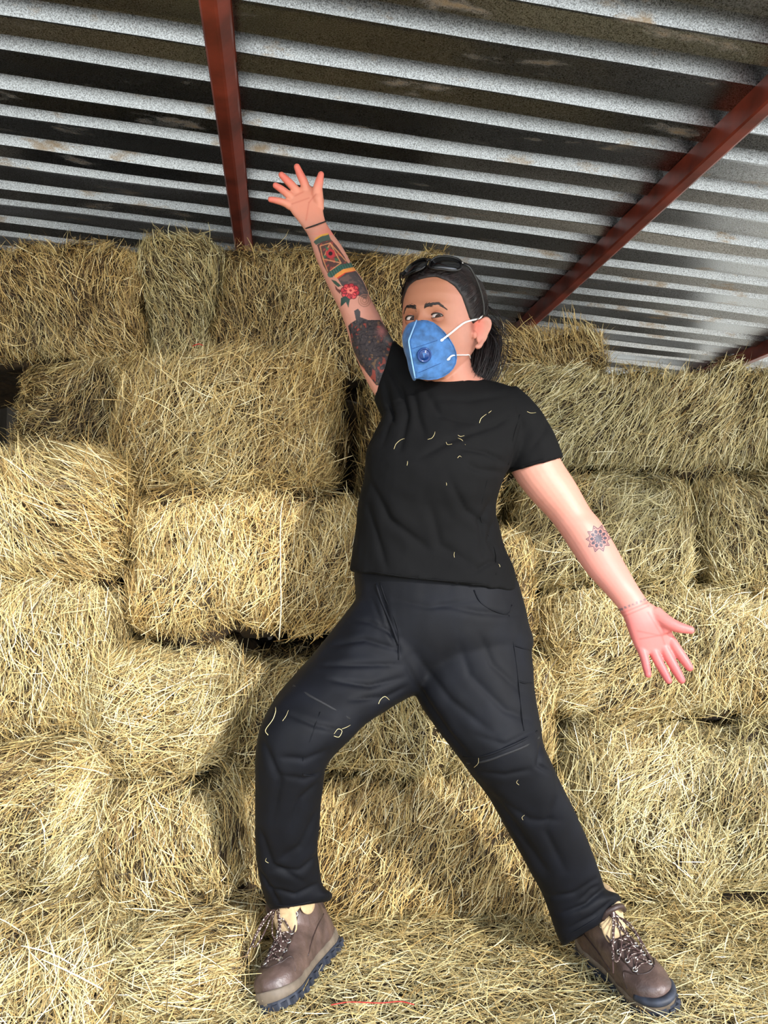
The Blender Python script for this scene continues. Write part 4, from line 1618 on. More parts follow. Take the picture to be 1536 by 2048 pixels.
# ================================================================== CLOTHES
def cloth_material(name, col, col2, rough, sheen, wscale):
    m, nt, b = new_mat(name)
    tc = nt.nodes.new('ShaderNodeTexCoord')
    n = nt.nodes.new('ShaderNodeTexNoise')
    n.inputs['Scale'].default_value = 14
    n.inputs['Detail'].default_value = 6
    r = nt.nodes.new('ShaderNodeValToRGB')
    r.color_ramp.elements[0].color = rgba(col)
    r.color_ramp.elements[1].color = rgba(col2)
    r.color_ramp.elements[0].position = 0.4
    r.color_ramp.elements[1].position = 0.75
    nt.links.new(tc.outputs['Object'], n.inputs['Vector'])
    nt.links.new(n.outputs['Fac'], r.inputs['Fac'])
    nt.links.new(r.outputs['Color'], b.inputs['Base Color'])
    b.inputs['Roughness'].default_value = rough
    b.inputs['Specular IOR Level'].default_value = 0.18
    b.inputs['Sheen Weight'].default_value = sheen
    b.inputs['Sheen Roughness'].default_value = 0.45
    n2 = nt.nodes.new('ShaderNodeTexNoise')
    n2.inputs['Scale'].default_value = wscale
    bp = nt.nodes.new('ShaderNodeBump')
    bp.inputs['Strength'].default_value = 0.2
    bp.inputs['Distance'].default_value = 0.0006
    nt.links.new(tc.outputs['Object'], n2.inputs['Vector'])
    nt.links.new(n2.outputs['Fac'], bp.inputs['Height'])
    nt.links.new(bp.outputs['Normal'], b.inputs['Normal'])
    return m


SHIRT = cloth_material('black_cotton', (4, 4, 5), (7, 7, 8), 0.85, 0.0, 900)
PANTS = cloth_material('black_nylon', (7, 8, 13), (12, 14, 21), 0.68, 0.0, 700)


def fold(me, folds, noise=(), front=True):
    """press creases and raise ridges: (polyline px, width px, depth m)"""
    v = vcos(me)
    nn = vnors(me)
    x, y = proj(v)
    fr = np.clip((nn * (CAM - v) / np.linalg.norm(CAM - v, axis=1)[:, None]).sum(1) * 1.6 + 0.25, 0, 1)
    off = np.zeros(len(v))
    for pts, w, d in folds:
        best = np.full(len(v), 1e9)
        tt = np.zeros(len(v))
        k = len(pts) - 1
        for i in range(k):
            ds, t = seg_dist(x, y, pts[i], pts[i + 1])
            m = ds < best
            best = np.where(m, ds, best)
            tt = np.where(m, (i + t) / k, tt)
        taper = np.sin(np.clip(tt, 0.02, 0.98) * PI) ** 0.45
        # crease with soft shoulders
        off += -d * (np.exp(-(best / (0.55 * w)) ** 2) - 0.28 * np.exp(-((best - 1.5 * w) / (0.9 * w)) ** 2)) * taper
    off *= fr
    for sc, amp, seed in noise:
        off += amp * vnoise(v * np.array(sc), seed)
    v = v + nn * off[:, None]
    setco(me, v)


# ---- t-shirt
ts = MB()
ts.add(*loft([sil((838, 762), (964, 757), 1.735, .066), sil((812, 776), (1004, 768), 1.735, .080), sil((786, 798), (1044, 788), 1.735, .095), sil((765, 832), (1056, 838), 1.73, .11),
              sil((747, 870), (1040, 890), 1.72, .125), sil((731, 905), (1014, 940), 1.71, .135), sil((727, 955), (996, 985), 1.705, .13), sil((716, 1015), (990, 1022), 1.71, .12),
              sil((708, 1075), (1006, 1085), 1.72, .118), sil((702, 1118), (1026, 1140), 1.725, .125), sil((699, 1142), (1034, 1182), 1.725, .130)], n=48, ex=2.35))
ts.add(*loft([sil((950, 830), (1030, 772), 1.735, .066), sil((984, 856), (1066, 806), 1.73, .066), sil((1002, 894), (1099, 852), 1.725, .063), sil((1018, 946), (1126, 914), 1.715, .060)], n=32, ex=2.1))
ts.add(*loft([sil((800, 872), (905, 775), 1.735, .07), sil((772, 846), (862, 742), 1.74, .066), sil((758, 822), (822, 708), 1.75, .062), sil((750, 802), (788, 684), 1.76, .060), sil((748, 799), (785, 681), 1.76, .058)], n=32, ex=2.1))
tme = remesh(ts, 0.0045, 6, 't_shirt')
SF = [([(800, 760), (815, 830), (800, 900)], 9, .006), ([(825, 770), (835, 830), (850, 870)], 10, .006), ([(850, 780), (880, 830), (960, 850)], 10, .004), ([(775, 760), (785, 830), (765, 890)], 8, .005),
      ([(870, 800), (940, 800), (1010, 790)], 9, .003), ([(840, 915), (900, 880), (990, 850), (1020, 830)], 10, .004), ([(1010, 925), (970, 905), (920, 895)], 8, .005), ([(1008, 945), (960, 940), (930, 925)], 9, .004),
      ([(740, 960), (780, 1040), (860, 1100)], 12, .005), ([(900, 960), (930, 1020), (985, 1060)], 11, .005), ([(985, 1000), (960, 1040), (965, 1110)], 8, .004), ([(990, 1030), (975, 1080), (1000, 1130)], 7, .004),
      ([(735, 1010), (760, 1090), (775, 1140)], 10, .004), ([(860, 1010), (880, 1090), (960, 1140)], 13, .004), ([(1030, 800), (1045, 850), (1020, 930)], 5, .003), ([(1060, 900), (1090, 860), (1095, 840)], 9, .003),
      ([(1020, 1110), (970, 1130), (940, 1150)], 7, .003), ([(775, 730), (790, 760), (810, 800)], 6, .005), ([(768, 760), (775, 800), (790, 850)], 6, .005)]
fold(tme, SF, [((26, 26, 20), .0022, 51), ((60, 60, 50), .0010, 52)])
# hem: lift the front lower edge so that it falls in a curve
tv = vcos(tme)
T_BVH = BVHTree.FromPolygons([tuple(p) for p in tv], [tuple(p.vertices) for p in tme.polygons])
setco(tme, tv - PR)
smooth_all(tme)
shirt = link('t_shirt', tme, SHIRT, person)


def on(tree, pts, off):
    out = []
    for x, y in pts:
        h = hit(x, y, tree, off)
        if h is not None:
            out.append(h)
    return out


def seam(name, parent, tree, pts, r, mat, off=0.0005, sub=4, flat=None):
    q = on(tree, pts, off)
    if len(q) > 2:
        MB().tube(q, r, 6, True, sub, flat).build(name, mat, parent, PR)


# ribbed neckband, lying round the neck
nb = MB()
c, U, V = sil((842, 763), (960, 755), 1.733, .066)
pts = [c + U * 0.97 * math.cos(a) + V * math.sin(a) + np.array((0, 0, -0.012)) * max(0, -math.sin(a)) + np.array((0, 0, 0.012)) * max(0, math.sin(a)) for a in np.linspace(0, 2 * PI, 41)]
nb.tube(pts, 0.0075, 8, False, 1)
nb.build('neckband', SHIRT, shirt, PR)
seam('sleeve_seam', shirt, T_BVH, [(1052, 790), (1040, 830), (1026, 880), (1016, 930)], 0.0013, SHIRT, 0.0)
seam('sleeve_hem', shirt, T_BVH, [(1020, 938), (1050, 928), (1085, 918), (1118, 910)], 0.0012, SHIRT, 0.0)
seam('shirt_hem', shirt, T_BVH, [(706, 1134), (760, 1146), (830, 1156), (900, 1162), (960, 1166), (1026, 1170)], 0.0016, SHIRT, 0.0)
seam('side_seam', shirt, T_BVH, [(975, 960), (965, 1000), (962, 1040), (990, 1100), (992, 1150)], 0.0011, SHIRT, 0.0)

# ---- trousers
tr = MB()
tr.add(*loft([sil((708, 1140), (1034, 1155), 1.73, .118), sil((712, 1190), (1045, 1196), 1.73, .124), sil((702, 1235), (1056, 1245), 1.725, .13), sil((700, 1290), (1062, 1300), 1.725, .125), sil((760, 1345), (980, 1360), 1.725, .095)], n=44, ex=2.3))
tr.add(*loft([sil((760, 1170), (930, 1290), 1.725, .085), sil((715, 1195), (880, 1340), 1.715, .108), sil((662, 1265), (848, 1378), 1.695, .105), sil((608, 1327), (790, 1410), 1.66, .10), sil((556, 1388), (735, 1448), 1.61, .095), sil((524, 1445), (694, 1485), 1.575, .088),
              sil((512, 1510), (655, 1530), 1.57, .08), sil((511, 1580), (646, 1575), 1.59, .074), sil((512, 1650), (640, 1642), 1.625, .07), sil((513, 1715), (636, 1708), 1.66, .066), sil((520, 1765), (642, 1755), 1.685, .064),
              sil((530, 1793), (648, 1776), 1.705, .064), sil((535, 1808), (664, 1788), 1.715, .068), sil((543, 1820), (660, 1802), 1.72, .064)], n=36, ex=2.2))
tr.add(*loft([sil((770, 1205), (1046, 1200), 1.73, .085), sil((800, 1265), (1058, 1258), 1.725, .107), sil((822, 1330), (1064, 1320), 1.715, .116), sil((832, 1392), (1068, 1385), 1.695, .11), sil((872, 1455), (1078, 1446), 1.675, .10), sil((918, 1513), (1086, 1490), 1.655, .09), sil((948, 1556), (1104, 1530), 1.655, .084),
              sil((986, 1612), (1130, 1588), 1.67, .078), sil((1022, 1672), (1158, 1645), 1.695, .074), sil((1054, 1732), (1184, 1705), 1.72, .07), sil((1084, 1788), (1204, 1758), 1.745, .066), sil((1098, 1824), (1212, 1780), 1.76, .064), sil((1108, 1850), (1238, 1788), 1.765, .074), sil((1116, 1874), (1242, 1806), 1.77, .074),
              sil((1126, 1892), (1234, 1828), 1.77, .066)], n=36, ex=2.2))
pme = remesh(tr, 0.0042, 16, 'trousers')
PF = [([(800, 1275), (740, 1245), (700, 1240)], 6, .005), ([(798, 1300), (730, 1280), (660, 1290)], 7, .006), ([(802, 1330), (720, 1330), (640, 1330)], 7, .005), ([(808, 1355), (740, 1372), (660, 1360)], 7, .005),
      ([(815, 1372), (770, 1395), (700, 1400)], 7, .005), ([(808, 1320), (850, 1400), (900, 1470), (940, 1515)], 9, .007), ([(830, 1310), (900, 1400), (990, 1470)], 11, .005), ([(920, 1290), (940, 1350), (1010, 1420), (1060, 1440)], 12, .005),
      ([(960, 1270), (985, 1330), (1050, 1390)], 10, .004), ([(765, 1195), (780, 1260), (800, 1310)], 6, .006), ([(745, 1200), (765, 1250), (790, 1280)], 5, .004), ([(880, 1210), (960, 1225), (1040, 1230)], 9, .004),
      ([(790, 1200), (860, 1215), (950, 1200)], 8, .003), ([(525, 1480), (560, 1560), (545, 1640)], 9, .006), ([(640, 1560), (600, 1600), (580, 1660)], 8, .005), ([(640, 1610), (600, 1690), (560, 1720)], 9, .006),
      ([(520, 1660), (545, 1730), (610, 1765)], 8, .006), ([(645, 1700), (600, 1740), (540, 1740)], 8, .006), ([(535, 1775), (590, 1790), (640, 1765)], 6, .006), ([(520, 1740), (545, 1785), (560, 1812)], 6, .006),
      ([(560, 1420), (630, 1450), (690, 1465)], 7, .004), ([(655, 1500), (610, 1520), (560, 1515)], 8, .005), ([(650, 1540), (610, 1560), (560, 1550)], 7, .004),
      ([(960, 1570), (1020, 1640), (1090, 1740)], 12, .008), ([(1000, 1600), (1060, 1640), (1120, 1640)], 9, .004), ([(990, 1640), (1040, 1730), (1090, 1800)], 10, .006), ([(1110, 1600), (1090, 1660), (1130, 1740)], 10, .005),
      ([(1200, 1755), (1150, 1785), (1095, 1795)], 7, .006), ([(1210, 1775), (1170, 1810), (1115, 1830)], 6, .007), ([(1225, 1800), (1190, 1830), (1130, 1860)], 6, .006), ([(1160, 1800), (1180, 1780), (1200, 1770)], 5, .005),
      ([(950, 1470), (1010, 1490), (1070, 1460)], 8, .004), ([(1085, 1480), (1075, 1530), (1100, 1545)], 6, .006), ([(1060, 1540), (1010, 1550), (960, 1545)], 7, .004)]
fold(pme, [(p_, w_ * 1.15, d_ * 0.72) for p_, w_, d_ in PF], [((18, 18, 9), .0024, 61), ((46, 46, 22), .0009, 62)])
pv = vcos(pme)
P_BVH = BVHTree.FromPolygons([tuple(p) for p in pv], [tuple(p.vertices) for p in pme.polygons])
setco(pme, pv - PR)
smooth_all(pme)
trousers = link('trousers', pme, PANTS, person)
seam('fly_seam', trousers, P_BVH, [(760, 1165), (772, 1200), (790, 1240), (798, 1275), (797, 1320)], 0.0014, PANTS)
seam('fly_flap', trousers, P_BVH, [(752, 1168), (764, 1205), (782, 1248), (797, 1290)], 0.003, PANTS, 0.0)
seam('pocket_edge', trousers, P_BVH, [(948, 1180), (962, 1205), (985, 1220), (1015, 1228), (1024, 1210)], 0.0016, PANTS)
seam('side_seam', trousers, P_BVH, [(1018, 1230), (1028, 1290), (1036, 1350), (1042, 1410), (1048, 1462)], 0.0013, PANTS)
seam('cargo_flap', trousers, P_BVH, [(1028, 1290), (1045, 1296), (1060, 1300)], 0.002, PANTS)
seam('cargo_flap', trousers, P_BVH, [(1036, 1362), (1050, 1366), (1064, 1366)], 0.002, PANTS)
ZIP = simple_mat('dusty_zip_tape', (17, 17, 20), 0.75, noise=0.35, nscale=300)
for a, nm in (([(586, 1372), (620, 1392), (660, 1414), (700, 1438), (728, 1452)], 'knee_zip'), ([(934, 1526), (970, 1522), (1010, 1508), (1050, 1492), (1078, 1474)], 'knee_zip'),
              ([(926, 1514), (966, 1512), (1006, 1498), (1046, 1480), (1074, 1462)], 'zip_flap')):
    seam(nm, trousers, P_BVH, a, 0.0028, ZIP if nm == 'knee_zip' else PANTS, 0.0, flat=0.8)
seam('knee_seam', trousers, P_BVH, [(640, 1424), (624, 1470), (606, 1520), (606, 1550)], 0.0011, PANTS)
seam('knee_seam', trousers, P_BVH, [(606, 1550), (630, 1552), (646, 1550)], 0.0011, PANTS)
seam('hem_seam', trousers, P_BVH, [(540, 1806), (570, 1812), (610, 1806), (650, 1796)], 0.0013, PANTS)
seam('hem_seam', trousers, P_BVH, [(1118, 1872), (1150, 1862), (1190, 1838), (1228, 1808)], 0.0013, PANTS)

# ================================================================== BOOTS
LEATHER = simple_mat('brown_leather', (80, 64, 58), 0.42, noise=0.20, nscale=26, bump=0.35, bscale=260)
LEATHER_D = simple_mat('dark_leather_trim', (52, 38, 34), 0.5, noise=0.2, nscale=40, bump=0.3, bscale=300)
SUEDE = simple_mat('beige_padding', (186, 160, 122), 0.85, noise=0.08, nscale=60, bump=0.3, bscale=400)
MIDSOLE = simple_mat('taupe_midsole', (106, 94, 80), 0.7, noise=0.12, nscale=50)
RUBBER = simple_mat('dark_rubber', (42, 46, 56), 0.6, noise=0.2, nscale=60)
STEEL = simple_mat('eyelet_metal', (200, 196, 190), 0.25, metal=0.9)


def lace_material():
    m, nt, b = new_mat('speckled_lace')
    tc = nt.nodes.new('ShaderNodeTexCoord')
    n = nt.nodes.new('ShaderNodeTexNoise')
    n.inputs['Scale'].default_value = 260
    n.inputs['Detail'].default_value = 1
    r = nt.nodes.new('ShaderNodeValToRGB')
    r.color_ramp.interpolation = 'CONSTANT'
    r.color_ramp.elements[0].color = rgba((60, 38, 34))
    r.color_ramp.elements[1].color = rgba((206, 192, 178))
    r.color_ramp.elements[1].position = 0.60
    nt.links.new(tc.outputs['Object'], n.inputs['Vector'])
    nt.links.new(n.outputs['Fac'], r.inputs['Fac'])
    nt.links.new(r.outputs['Color'], b.inputs['Base Color'])
    b.inputs['Roughness'].default_value = 0.8
    return m


LACE = lace_material()


def sole_outline(n=44, grow=0.0):
    """closed outline in the foot plane, toe to +y"""
    ys = np.array((-.140, -.128, -.10, -.05, .0, .05, .09, .12, .143, .156, .160))
    wl = np.array((.014, .030, .036, .034, .032, .038, .044, .043, .034, .020, .006))
    ws = np.array((.014, .030, .036, .034, .035, .043, .047, .044, .034, .020, .006))
    t = np.linspace(0, 1, n)
    yy = -.140 + .300 * (0.5 - 0.5 * np.cos(t * PI))
    a = np.interp(yy, ys, wl)
    b = np.interp(yy, ys, ws)
    R = [(b[i] + grow, yy[i]) for i in range(n)]
    Lf = [(-a[i] - grow, yy[i]) for i in range(n - 2, 0, -1)]
    return np.array(R + Lf)


def boot(name, M, lab, m=1, S=1.0):
    """m: mirror in x"""
    A = np.array(M)

    def W(p):
        p = np.asarray(p, float) * S
        p = p * np.array((m, 1, 1))
        return p @ A[:3, :3].T + A[:3, 3]
    # upper: vertical sections along the foot + ankle shaft
    up = MB()
    secs = [(-.134, .016, .075), (-.120, .032, .095), (-.09, .038, .105), (-.05, .038, .108), (-.01, .037, .108), (.03, .040, .096), (.06, .043, .083), (.09, .045, .070), (.115, .043, .062), (.136, .034, .054), (.150, .020, .044), (.155, .008, .034)]
    rings = []
    for y, w_, h in secs:
        c = W((0.001, y, 0.018 + h * 0.36))
        w_ *= 1.06
        U = W((0.001 + w_, y, 0.018 + h * 0.36)) - c
        V = W((0.001, y, 0.018 + h * 0.36 + h * 0.52)) - c
        rings.append((c, U, V))
    up.add(*loft(rings, 28, 4, 2.4))
    sh = [(-.055, .085, .040, .074), (-.052, .112, .039, .068), (-.050, .135, .039, .063), (-.050, .150, .041, .062)]
    rings = []
    for y, z, w_, l in sh:
        c = W((0, y, z))
        rings.append((c, W((w_, y, z)) - c, W((0, y + l, z)) - c))
    up.add(*loft(rings, 28, 4, 2.2))
    me = remesh(up, 0.0032, 5, name)
    v = vcos(me)
    nn = vnors(me)
    v = v + nn * (0.0016 * vnoise(v * 45, 71) + 0.0008 * vnoise(v * 110, 72))[:, None]
    tree = BVHTree.FromPolygons([tuple(p) for p in v], [tuple(p.vertices) for p in me.polygons])
    setco(me, v - PR)
    smooth_all(me)
    b = link(name, me, LEATHER, person)
    b['label'] = lab

    def near(p, off=0.001):
        q = tree.find_nearest(Vector(W(p)))
        return np.array(q[0]) + np.array(q[1]) * off
    # midsole and outsole
    for nm, z0, z1, gr, mat in (('midsole', .010, .030, .0030, MIDSOLE), ('outsole', -.002, .014, .0045, RUBBER)):
        o0 = sole_outline(grow=gr)
        o1 = sole_outline(grow=gr - (.0035 if nm == 'midsole' else -.0005))
        zt = lambda y: 0.006 * max(0, (y - .08) / .08) ** 2 + 0.005 * max(0, (-y - .09) / .05) ** 2
        n = len(o0)
        vv = [W((x, y, z0 + zt(y))) for x, y in o0] + [W((x, y, z1 - 0.003 + zt(y) + (.006 * max(0, (y - .09) / .07) if nm == 'midsole' else 0) + (.008 * max(0, (-y - .05) / .09) if nm == 'midsole' else 0))) for x, y in o0] + \
             [W((x, y, z1 + zt(y) + (.006 * max(0, (y - .09) / .07) if nm == 'midsole' else 0) + (.008 * max(0, (-y - .05) / .09) if nm == 'midsole' else 0))) for x, y in o1]
        ff = []
        for l in range(2):
            for i in range(n):
                ff.append((l * n + i, l * n + (i + 1) % n, (l + 1) * n + (i + 1) % n, (l + 1) * n + i))
        ff += [tuple(range(n))[::-1], tuple(2 * n + i for i in range(n))]
        so = MB().add(vv, ff)
        if nm == 'outsole':
            for i in range(0, n, 3):                     # lugs round the edge
                x, y = o0[i]
                for k in (1.0, 0.55):
                    p = np.array((x * k, y * (0.985 if k == 1 else .9), 0))
                    lo = p + np.array((-.006, -.0060, -.003 + zt(y)))
                    hi = p + np.array((.0055, .0060, .009 + zt(y)))
                    bx_ = MB().box(lo, hi)
                    so.add([W(q) for q in bx_.v], bx_.f)
        so.build(nm, mat, b, PR, smooth=(nm == 'midsole'))
    # toe bumper
    tb = MB()
    if m < 0:
        tb.tube([W((x, y, .036)) for x, y in ((-.040, .118), (-.033, .140), (-.018, .156), (0, .161), (.018, .156), (.034, .140), (.043, .118))], .0085 * S, 8, True, 4)
        tb.build('toe_cap', RUBBER, b, PR)
    # padded collar
    cp = MB()
    ring = [W((.040 * math.cos(a), -.050 + .061 * math.sin(a), .150 - .012 * math.sin(a) + .006 * math.cos(2 * a))) for a in np.linspace(0, 2 * PI, 33)]
    cp.tube(ring, .0105 * S, 10, False, 1)
    cp.build('collar', SUEDE, b, PR)
    for s in (-1, 1):
        cp = MB()
        q = np.array((s * .0385, -.034, .130))
        o_ = W(q)
        cp.ell(o_, (W(q + (.0065, 0, 0)) - o_, W(q + (0, .030, .006)) - o_, W(q + (0, -.004, .021)) - o_), 20, 12)
        cp.build('ankle_padding', SUEDE, b, PR)
    # heel patch
    hp = MB()
    hp.add(*loft([(W((0, -.108, z)), W((.030, -.108, z)) - W((0, -.108, z)), W((0, -.108 - l, z)) - W((0, -.108, z))) for z, l in ((.04, .036), (.08, .030), (.12, .022), (.154, .014))], 20, 3))
    hp.build('heel_counter', LEATHER_D, b, PR)
    # tongue
    tg = MB()
    tg.add(*loft([(W((0, .050, .082)), W((.014, .050, .082)) - W((0, .050, .082)), W((0, .053, .086)) - W((0, .050, .082))), (W((0, .018, .100)), W((.026, .018, .100)) - W((0, .018, .100)), W((0, .024, .106)) - W((0, .018, .100))), (W((0, .010, .130)), W((.030, .010, .130)) - W((0, .010, .130)), W((0, .018, .133)) - W((0, .010, .130))),
                  (W((0, .012, .158)), W((.030, .012, .158)) - W((0, .012, .158)), W((0, .020, .160)) - W((0, .012, .158))), (W((0, .020, .172)), W((.022, .020, .172)) - W((0, .020, .172)), W((0, .027, .173)) - W((0, .020, .172)))], 20, 4))
    tg.build('tongue', SUEDE, b, PR)
    tt = MB()
    tt.tube([W((-.028, .020, .150)), W((-.018, .030, .166)), W((0, .036, .172)), (W((.018, .030, .166))), W((.028, .020, .150))], .006 * S, 8, True, 4)
    tt.build('tongue_binding', LEATHER_D, b, PR)
    # eyestays, eyelets, laces
    ey = [(.102, .020), (.080, .023), (.058, .025), (.034, .027), (.012, .034)]
    zs = lambda y: float(np.interp(y, (-.01, .012, .034, .058, .080, .102), (.135, .122, .112, .098, .088, .078)))
    E = {}
    for s in (-1, 1):
        st = MB()
        st.tube([near((s * (x + .004), y, zs(y)), .0008) for y, x in [(.112, .018)] + ey + [(-.005, .037)]], .0022 * S, 6, True, 3)
        st.build('eyestay_seam', LEATHER_D, b, PR)
        for y, x in ey:
            p = near((s * x, y, zs(y) + .004), .0016)
            E[(s, y)] = p
            q = tree.find_nearest(Vector(p))
            nrm = np.array(q[1])
            u = unit(np.cross(nrm, (0.3, 0.2, 0.9)))
            w = np.cross(nrm, u)
            e = MB()
            pts = [p + (u * math.cos(a) + w * math.sin(a)) * .0046 * S for a in np.linspace(0, 2 * PI, 17)]
            e.tube(pts, .0016 * S, 6, False, 1)
            e.build('eyelet', STEEL, b, PR)
    lb = MB()
    ysr = [y for y, x in ey]
    for i in range(len(ysr)):
        a, c = E[(-1, ysr[i])], E[(1, ysr[i])]
        mid = near((0, ysr[i], zs(ysr[i]) + .014), .004)
        lb.tube([a, mid, c], .0017 * S, 6, True, 4)
        if i < len(ysr) - 1:
            for s in (-1, 1):
                d = E[(-s, ysr[i + 1])]
                mid2 = near((0, (ysr[i] + ysr[i + 1]) / 2, zs(ysr[i]) + .02), .007)
                lb.tube([E[(s, ysr[i])], mid2, d], .0017 * S, 6, True, 4)
    kn = near((0, .022, .16), .012)
    lb.ell(kn, [np.eye(3)[k] * .008 * S for k in range(3)], 10, 8)
    fwd = unit(W((0, 1, 0)) - W((0, 0, 0)))
    rt = unit(W((1, 0, 0)) - W((0, 0, 0)))
    for s in (-1, 1):
        # bow loop and loose end
        lp = []
        for k in range(9):
            t = k / 8
            ang = t * 2 * PI
            base = kn + rt * s * m * (.030 * math.sin(ang / 2) + .010 * math.sin(ang)) + fwd * (.065 * math.sin(ang / 2))
            base = base + np.array((0, 0, -.055)) * math.sin(ang / 2) + rt * .006 * math.cos(ang)
            lp.append(base)
        lb.tube(lp, .0017 * S, 6, True, 4)
        e = [kn, kn + rt * s * m * .020 + fwd * .03 + np.array((0, 0, -.012)), kn + rt * s * m * .036 + fwd * .05 + np.array((0, 0, -.045)), kn + rt * s * m * .046 + fwd * .066 + np.array((0, 0, -.075))]
        lb.tube(e, .0017 * S, 6, True, 4)
    lb.build('laces', LACE, b, PR)
    # stitched seams on the leather
    for k, pts in enumerate(([(.044, .100, .045), (.038, .085, .070), (.024, .108, .074), (0, .118, .072), (-.024, .108, .074), (-.038, .085, .070), (-.044, .100, .045)], [(.043, .03, .045), (.042, .0, .060), (.042, -.04, .075), (.038, -.09, .085)], [(-.043, .03, .045), (-.042, .0, .060), (-.042, -.04, .075), (-.038, -.09, .085)])):
        MB().tube([near(p, .0004) for p in pts], .0014 * S, 6, True, 5).build('leather_seam', LEATHER_D, b, PR)
    return b


boot('boot', BOOT_M['r'], 'brown leather boot on the bent leg', 1, 1.0)
boot('boot', BOOT_M['l'], 'brown leather boot on the straight leg', -1, 1.0)

# ================================================================== SUNGLASSES pushed up on the hair
BLACKP = simple_mat('black_plastic', (14, 13, 14), 0.12)
LENS = simple_mat('dark_lens', (8, 8, 10), 0.06, spec=0.8)
G0 = HP(0, 71, 108)
sg = link('sunglasses', None, None, None, G0)
tag(sg, 'black sunglasses pushed up on top of the dark hair', 'sunglasses')
gx = hx
gn = unit(hy * 0.84 + hz * 0.54)
gu = unit(np.cross(gn, gx))
if gu[2] < 0:
    gu = -gu


def GP(x, u, d):
    """x across, u up along the lens, d out of the lens, mm"""
    return G0 + (gx * x + gu * u + gn * (d - 0.0042 * x * x)) * HK


for s in (1, -1):
    cx = s * 34.5
    out = []
    for a in np.linspace(0, 2 * PI, 32, endpoint=False):
        ca, sa = math.cos(a), math.sin(a)
        ex = 2 / 2.6
        x = 31 * math.copysign(abs(ca) ** ex, ca)
        u = 19 * math.copysign(abs(sa) ** ex, sa) - 2.0 * (abs(x) / 29) * (1 if sa < 0 else 0)
        out.append((cx + x, u))
    mb = MB()
    n = len(out)
    v = [GP(x, u, 0.8) for x, u in out] + [GP(cx, 0, 2.0)] + [GP(x, u, -0.8) for x, u in out] + [GP(cx, 0, 0.2)]
    f = [(i, (i + 1) % n, n) for i in range(n)] + [(n + 1 + (i + 1) % n, n + 1 + i, 2 * n + 1) for i in range(n)] + [(i, n + 1 + i, n + 1 + (i + 1) % n, (i + 1) % n) for i in range(n)]
    mb.add(v, f).build('lens', LENS, sg, G0)
    fr = MB()
    pts = [GP(x, u, 0.3) for x, u in out] + [GP(out[0][0], out[0][1], 0.3)]
    fr.tube(pts, 2.3 * HK, 8, False, 1)
    fr.build('rim', BLACKP, sg, G0)
    te = MB()
    te.tube([GP(s * 65, 10, -0.5), HP(s * 79, 46, 98), HP(s * 86, 18, 72), HP(s * 88, -4, 44), HP(s * 85, -18, 18)], [3.0 * HK, 2.8 * HK, 2.4 * HK, 2.2 * HK, 2.2 * HK], 8, True, 5, flat=0.6)
    te.build('temple', BLACKP, sg, G0)
    hg = MB()
    hg.ell(GP(s * 65, 9, 0.5), (gx * 2.5 * HK, gu * 4 * HK, gn * 2.5 * HK), 8, 6)
    hg.build('hinge', STEEL, sg, G0)
br = MB()
br.tube([GP(-6, 6, 0.5), GP(0, 8.5, 2.5), GP(6, 6, 0.5)], 2.2 * HK, 8, True, 5)
br.build('bridge', BLACKP, sg, G0)

# ================================================================== straw caught on the clothes, twine in the bales
STRAW = simple_mat('straw_wisp', (226, 208, 152), 0.55)


def wisp(px, tree, label, grp, r=0.00032, off=0.0008, name='straw_wisp'):
    q = on(tree, px, off)
    if len(q) < 2:
        return
    c = q[0]
    o = MB().tube(q, [r] * (len(q) - 1) + [r * 0.5], 5, True, 4).build(name, STRAW, None, c, loc=c)
    tag(o, label, 'straw', grp)


wisp([(959, 846), (962, 837), (973, 828)], T_BVH, 'bent straw wisp on the chest of the black shirt near the armpit', None, 0.00045)
wisp([(977, 826), (981, 823), (983, 821)], T_BVH, 'tiny straw speck at the end of the bent wisp on the shirt', None)
wisp([(788, 898), (792, 888), (801, 880), (809, 877)], T_BVH, 'curved straw wisp on the left of the shirt chest', None)
wisp([(855, 879), (864, 876), (869, 868), (870, 863)], T_BVH, 'curled straw wisp on the middle of the shirt chest', None)
wisp([(916, 870), (921, 873), (929, 871)], T_BVH, 'short branched straw wisp on the shirt chest below the bent one', None)
wisp([(916, 876), (924, 880), (931, 890)], T_BVH, 'arched thin straw wisp under the branched one on the shirt', None)
wisp([(892, 884), (895, 889), (904, 888)], T_BVH, 'hooked straw wisp on the shirt left of the arched one', None)
wisp([(915, 916), (919, 912), (923, 914)], T_BVH, 'tiny curl of straw on the shirt below the chest', None)
wisp([(893, 971), (893, 967), (892, 965)], T_BVH, 'white straw speck on the belly of the shirt', None)
wisp([(814, 931), (815, 926), (815, 922)], T_BVH, 'straw speck on the left flank of the shirt', None)
wisp([(1054, 823), (1062, 826), (1072, 825)], T_BVH, 'wavy thin straw wisp on the shirt sleeve', None)
wisp([(909, 1115), (908, 1110), (909, 1104)], T_BVH, 'faint straw wisp near the hem of the shirt', None)
wisp([(1000, 1134), (999, 1130), (997, 1128)], T_BVH, 'straw speck by the side seam near the shirt hem', None)
wisp([(536, 1470), (531, 1460), (545, 1440), (551, 1424), (551, 1414)], P_BVH, 'long pale straw curl on the outside of the bent knee', None, 0.0006)
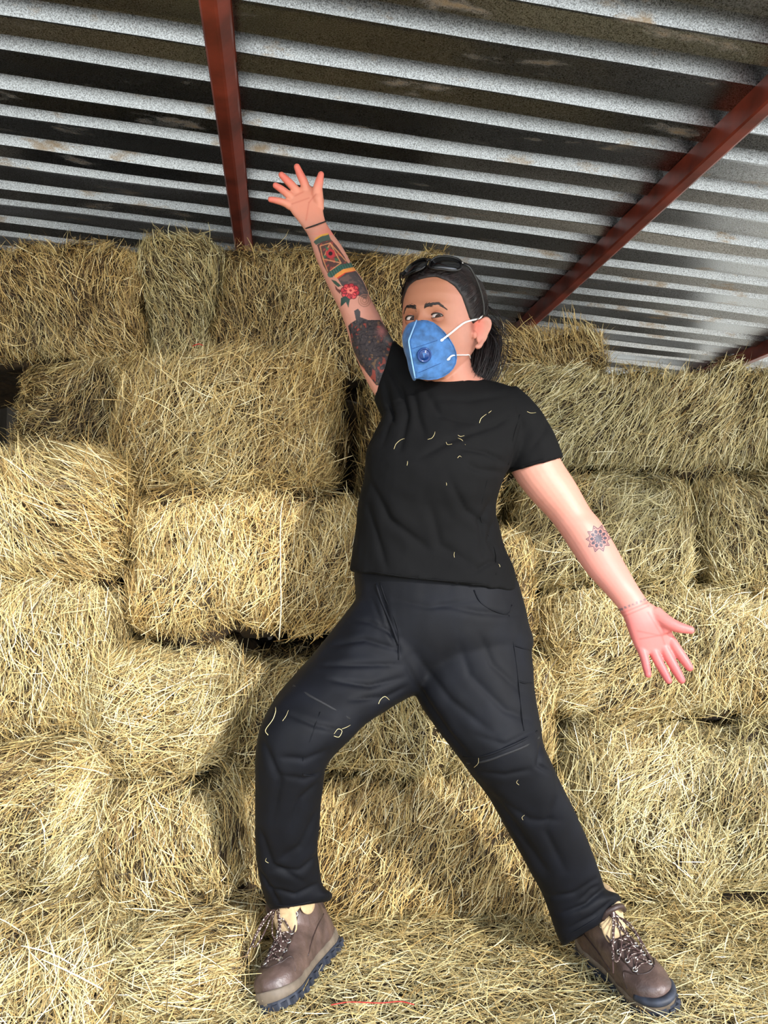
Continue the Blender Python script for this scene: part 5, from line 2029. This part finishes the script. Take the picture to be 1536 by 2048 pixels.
wisp([(565, 1442), (572, 1432), (577, 1420)], P_BVH, 'thin straw wisp on the front of the bent knee', None)
wisp([(668, 1472), (678, 1474), (684, 1462), (676, 1458), (668, 1468)], P_BVH, 'looped straw wisp on the inside of the bent knee', None, 0.00045)
wisp([(684, 1458), (694, 1454), (701, 1450)], P_BVH, 'straight straw wisp beside the looped one at the bent knee', None)
wisp([(757, 1408), (761, 1399), (770, 1393), (779, 1400)], P_BVH, 'hooked straw wisp on the inner thigh below the crotch', None, 0.00045)
wisp([(948, 1535), (956, 1527), (957, 1516)], P_BVH, 'straw wisp at the knee zip of the straight leg', None)
wisp([(1038, 1570), (1033, 1565), (1036, 1560)], P_BVH, 'tiny straw curl below the knee of the straight leg', None)
wisp([(1046, 1640), (1044, 1635), (1049, 1630)], P_BVH, 'straw speck on the shin of the straight leg', None)
wisp([(537, 1726), (531, 1722), (533, 1716)], P_BVH, 'straw curl low on the bent leg trouser', None)

TW_P = simple_mat('pale_twine', (222, 216, 190), 0.8)
TW_R = simple_mat('red_twine', (188, 52, 44), 0.8)


def bale_by(label_bit):
    for o in SC.objects:
        if o.get('category') == 'bale' and label_bit in o['label']:
            return o


def twine(ob, px, mat, lab, Y, r=0.0013):
    c = np.array(ob.location)
    pts = [P(x, y, Y + d) for x, y, d in px]
    o = MB().tube(pts, r, 6, True, 4).build('twine', mat, ob, c)
    o['label'] = lab


twine(bale_by('pale twine'), [(566, 1000, 0.03), (561, 1040, -.022), (561, 1130, -.028), (562, 1220, -.026), (558, 1280, -.01)], TW_P, 'pale baling twine', 1.98)
twine(bale_by('jutting forward'), [(386, 692, -.012), (393, 689, -.02), (399, 688, -.022), (406, 691, -.014)], TW_R, 'red baling twine', 2.09)
q = [floor_pt(x, y, 0.022) for x, y in ((662, 2010), (700, 2004), (760, 2006), (800, 2003), (828, 2009))]
o = MB().tube(q, 0.0011, 6, True, 4).build('twine', TW_R, None, q[0], loc=q[0])
tag(o, 'thin red twine lying on the hay floor between the boots', 'twine')
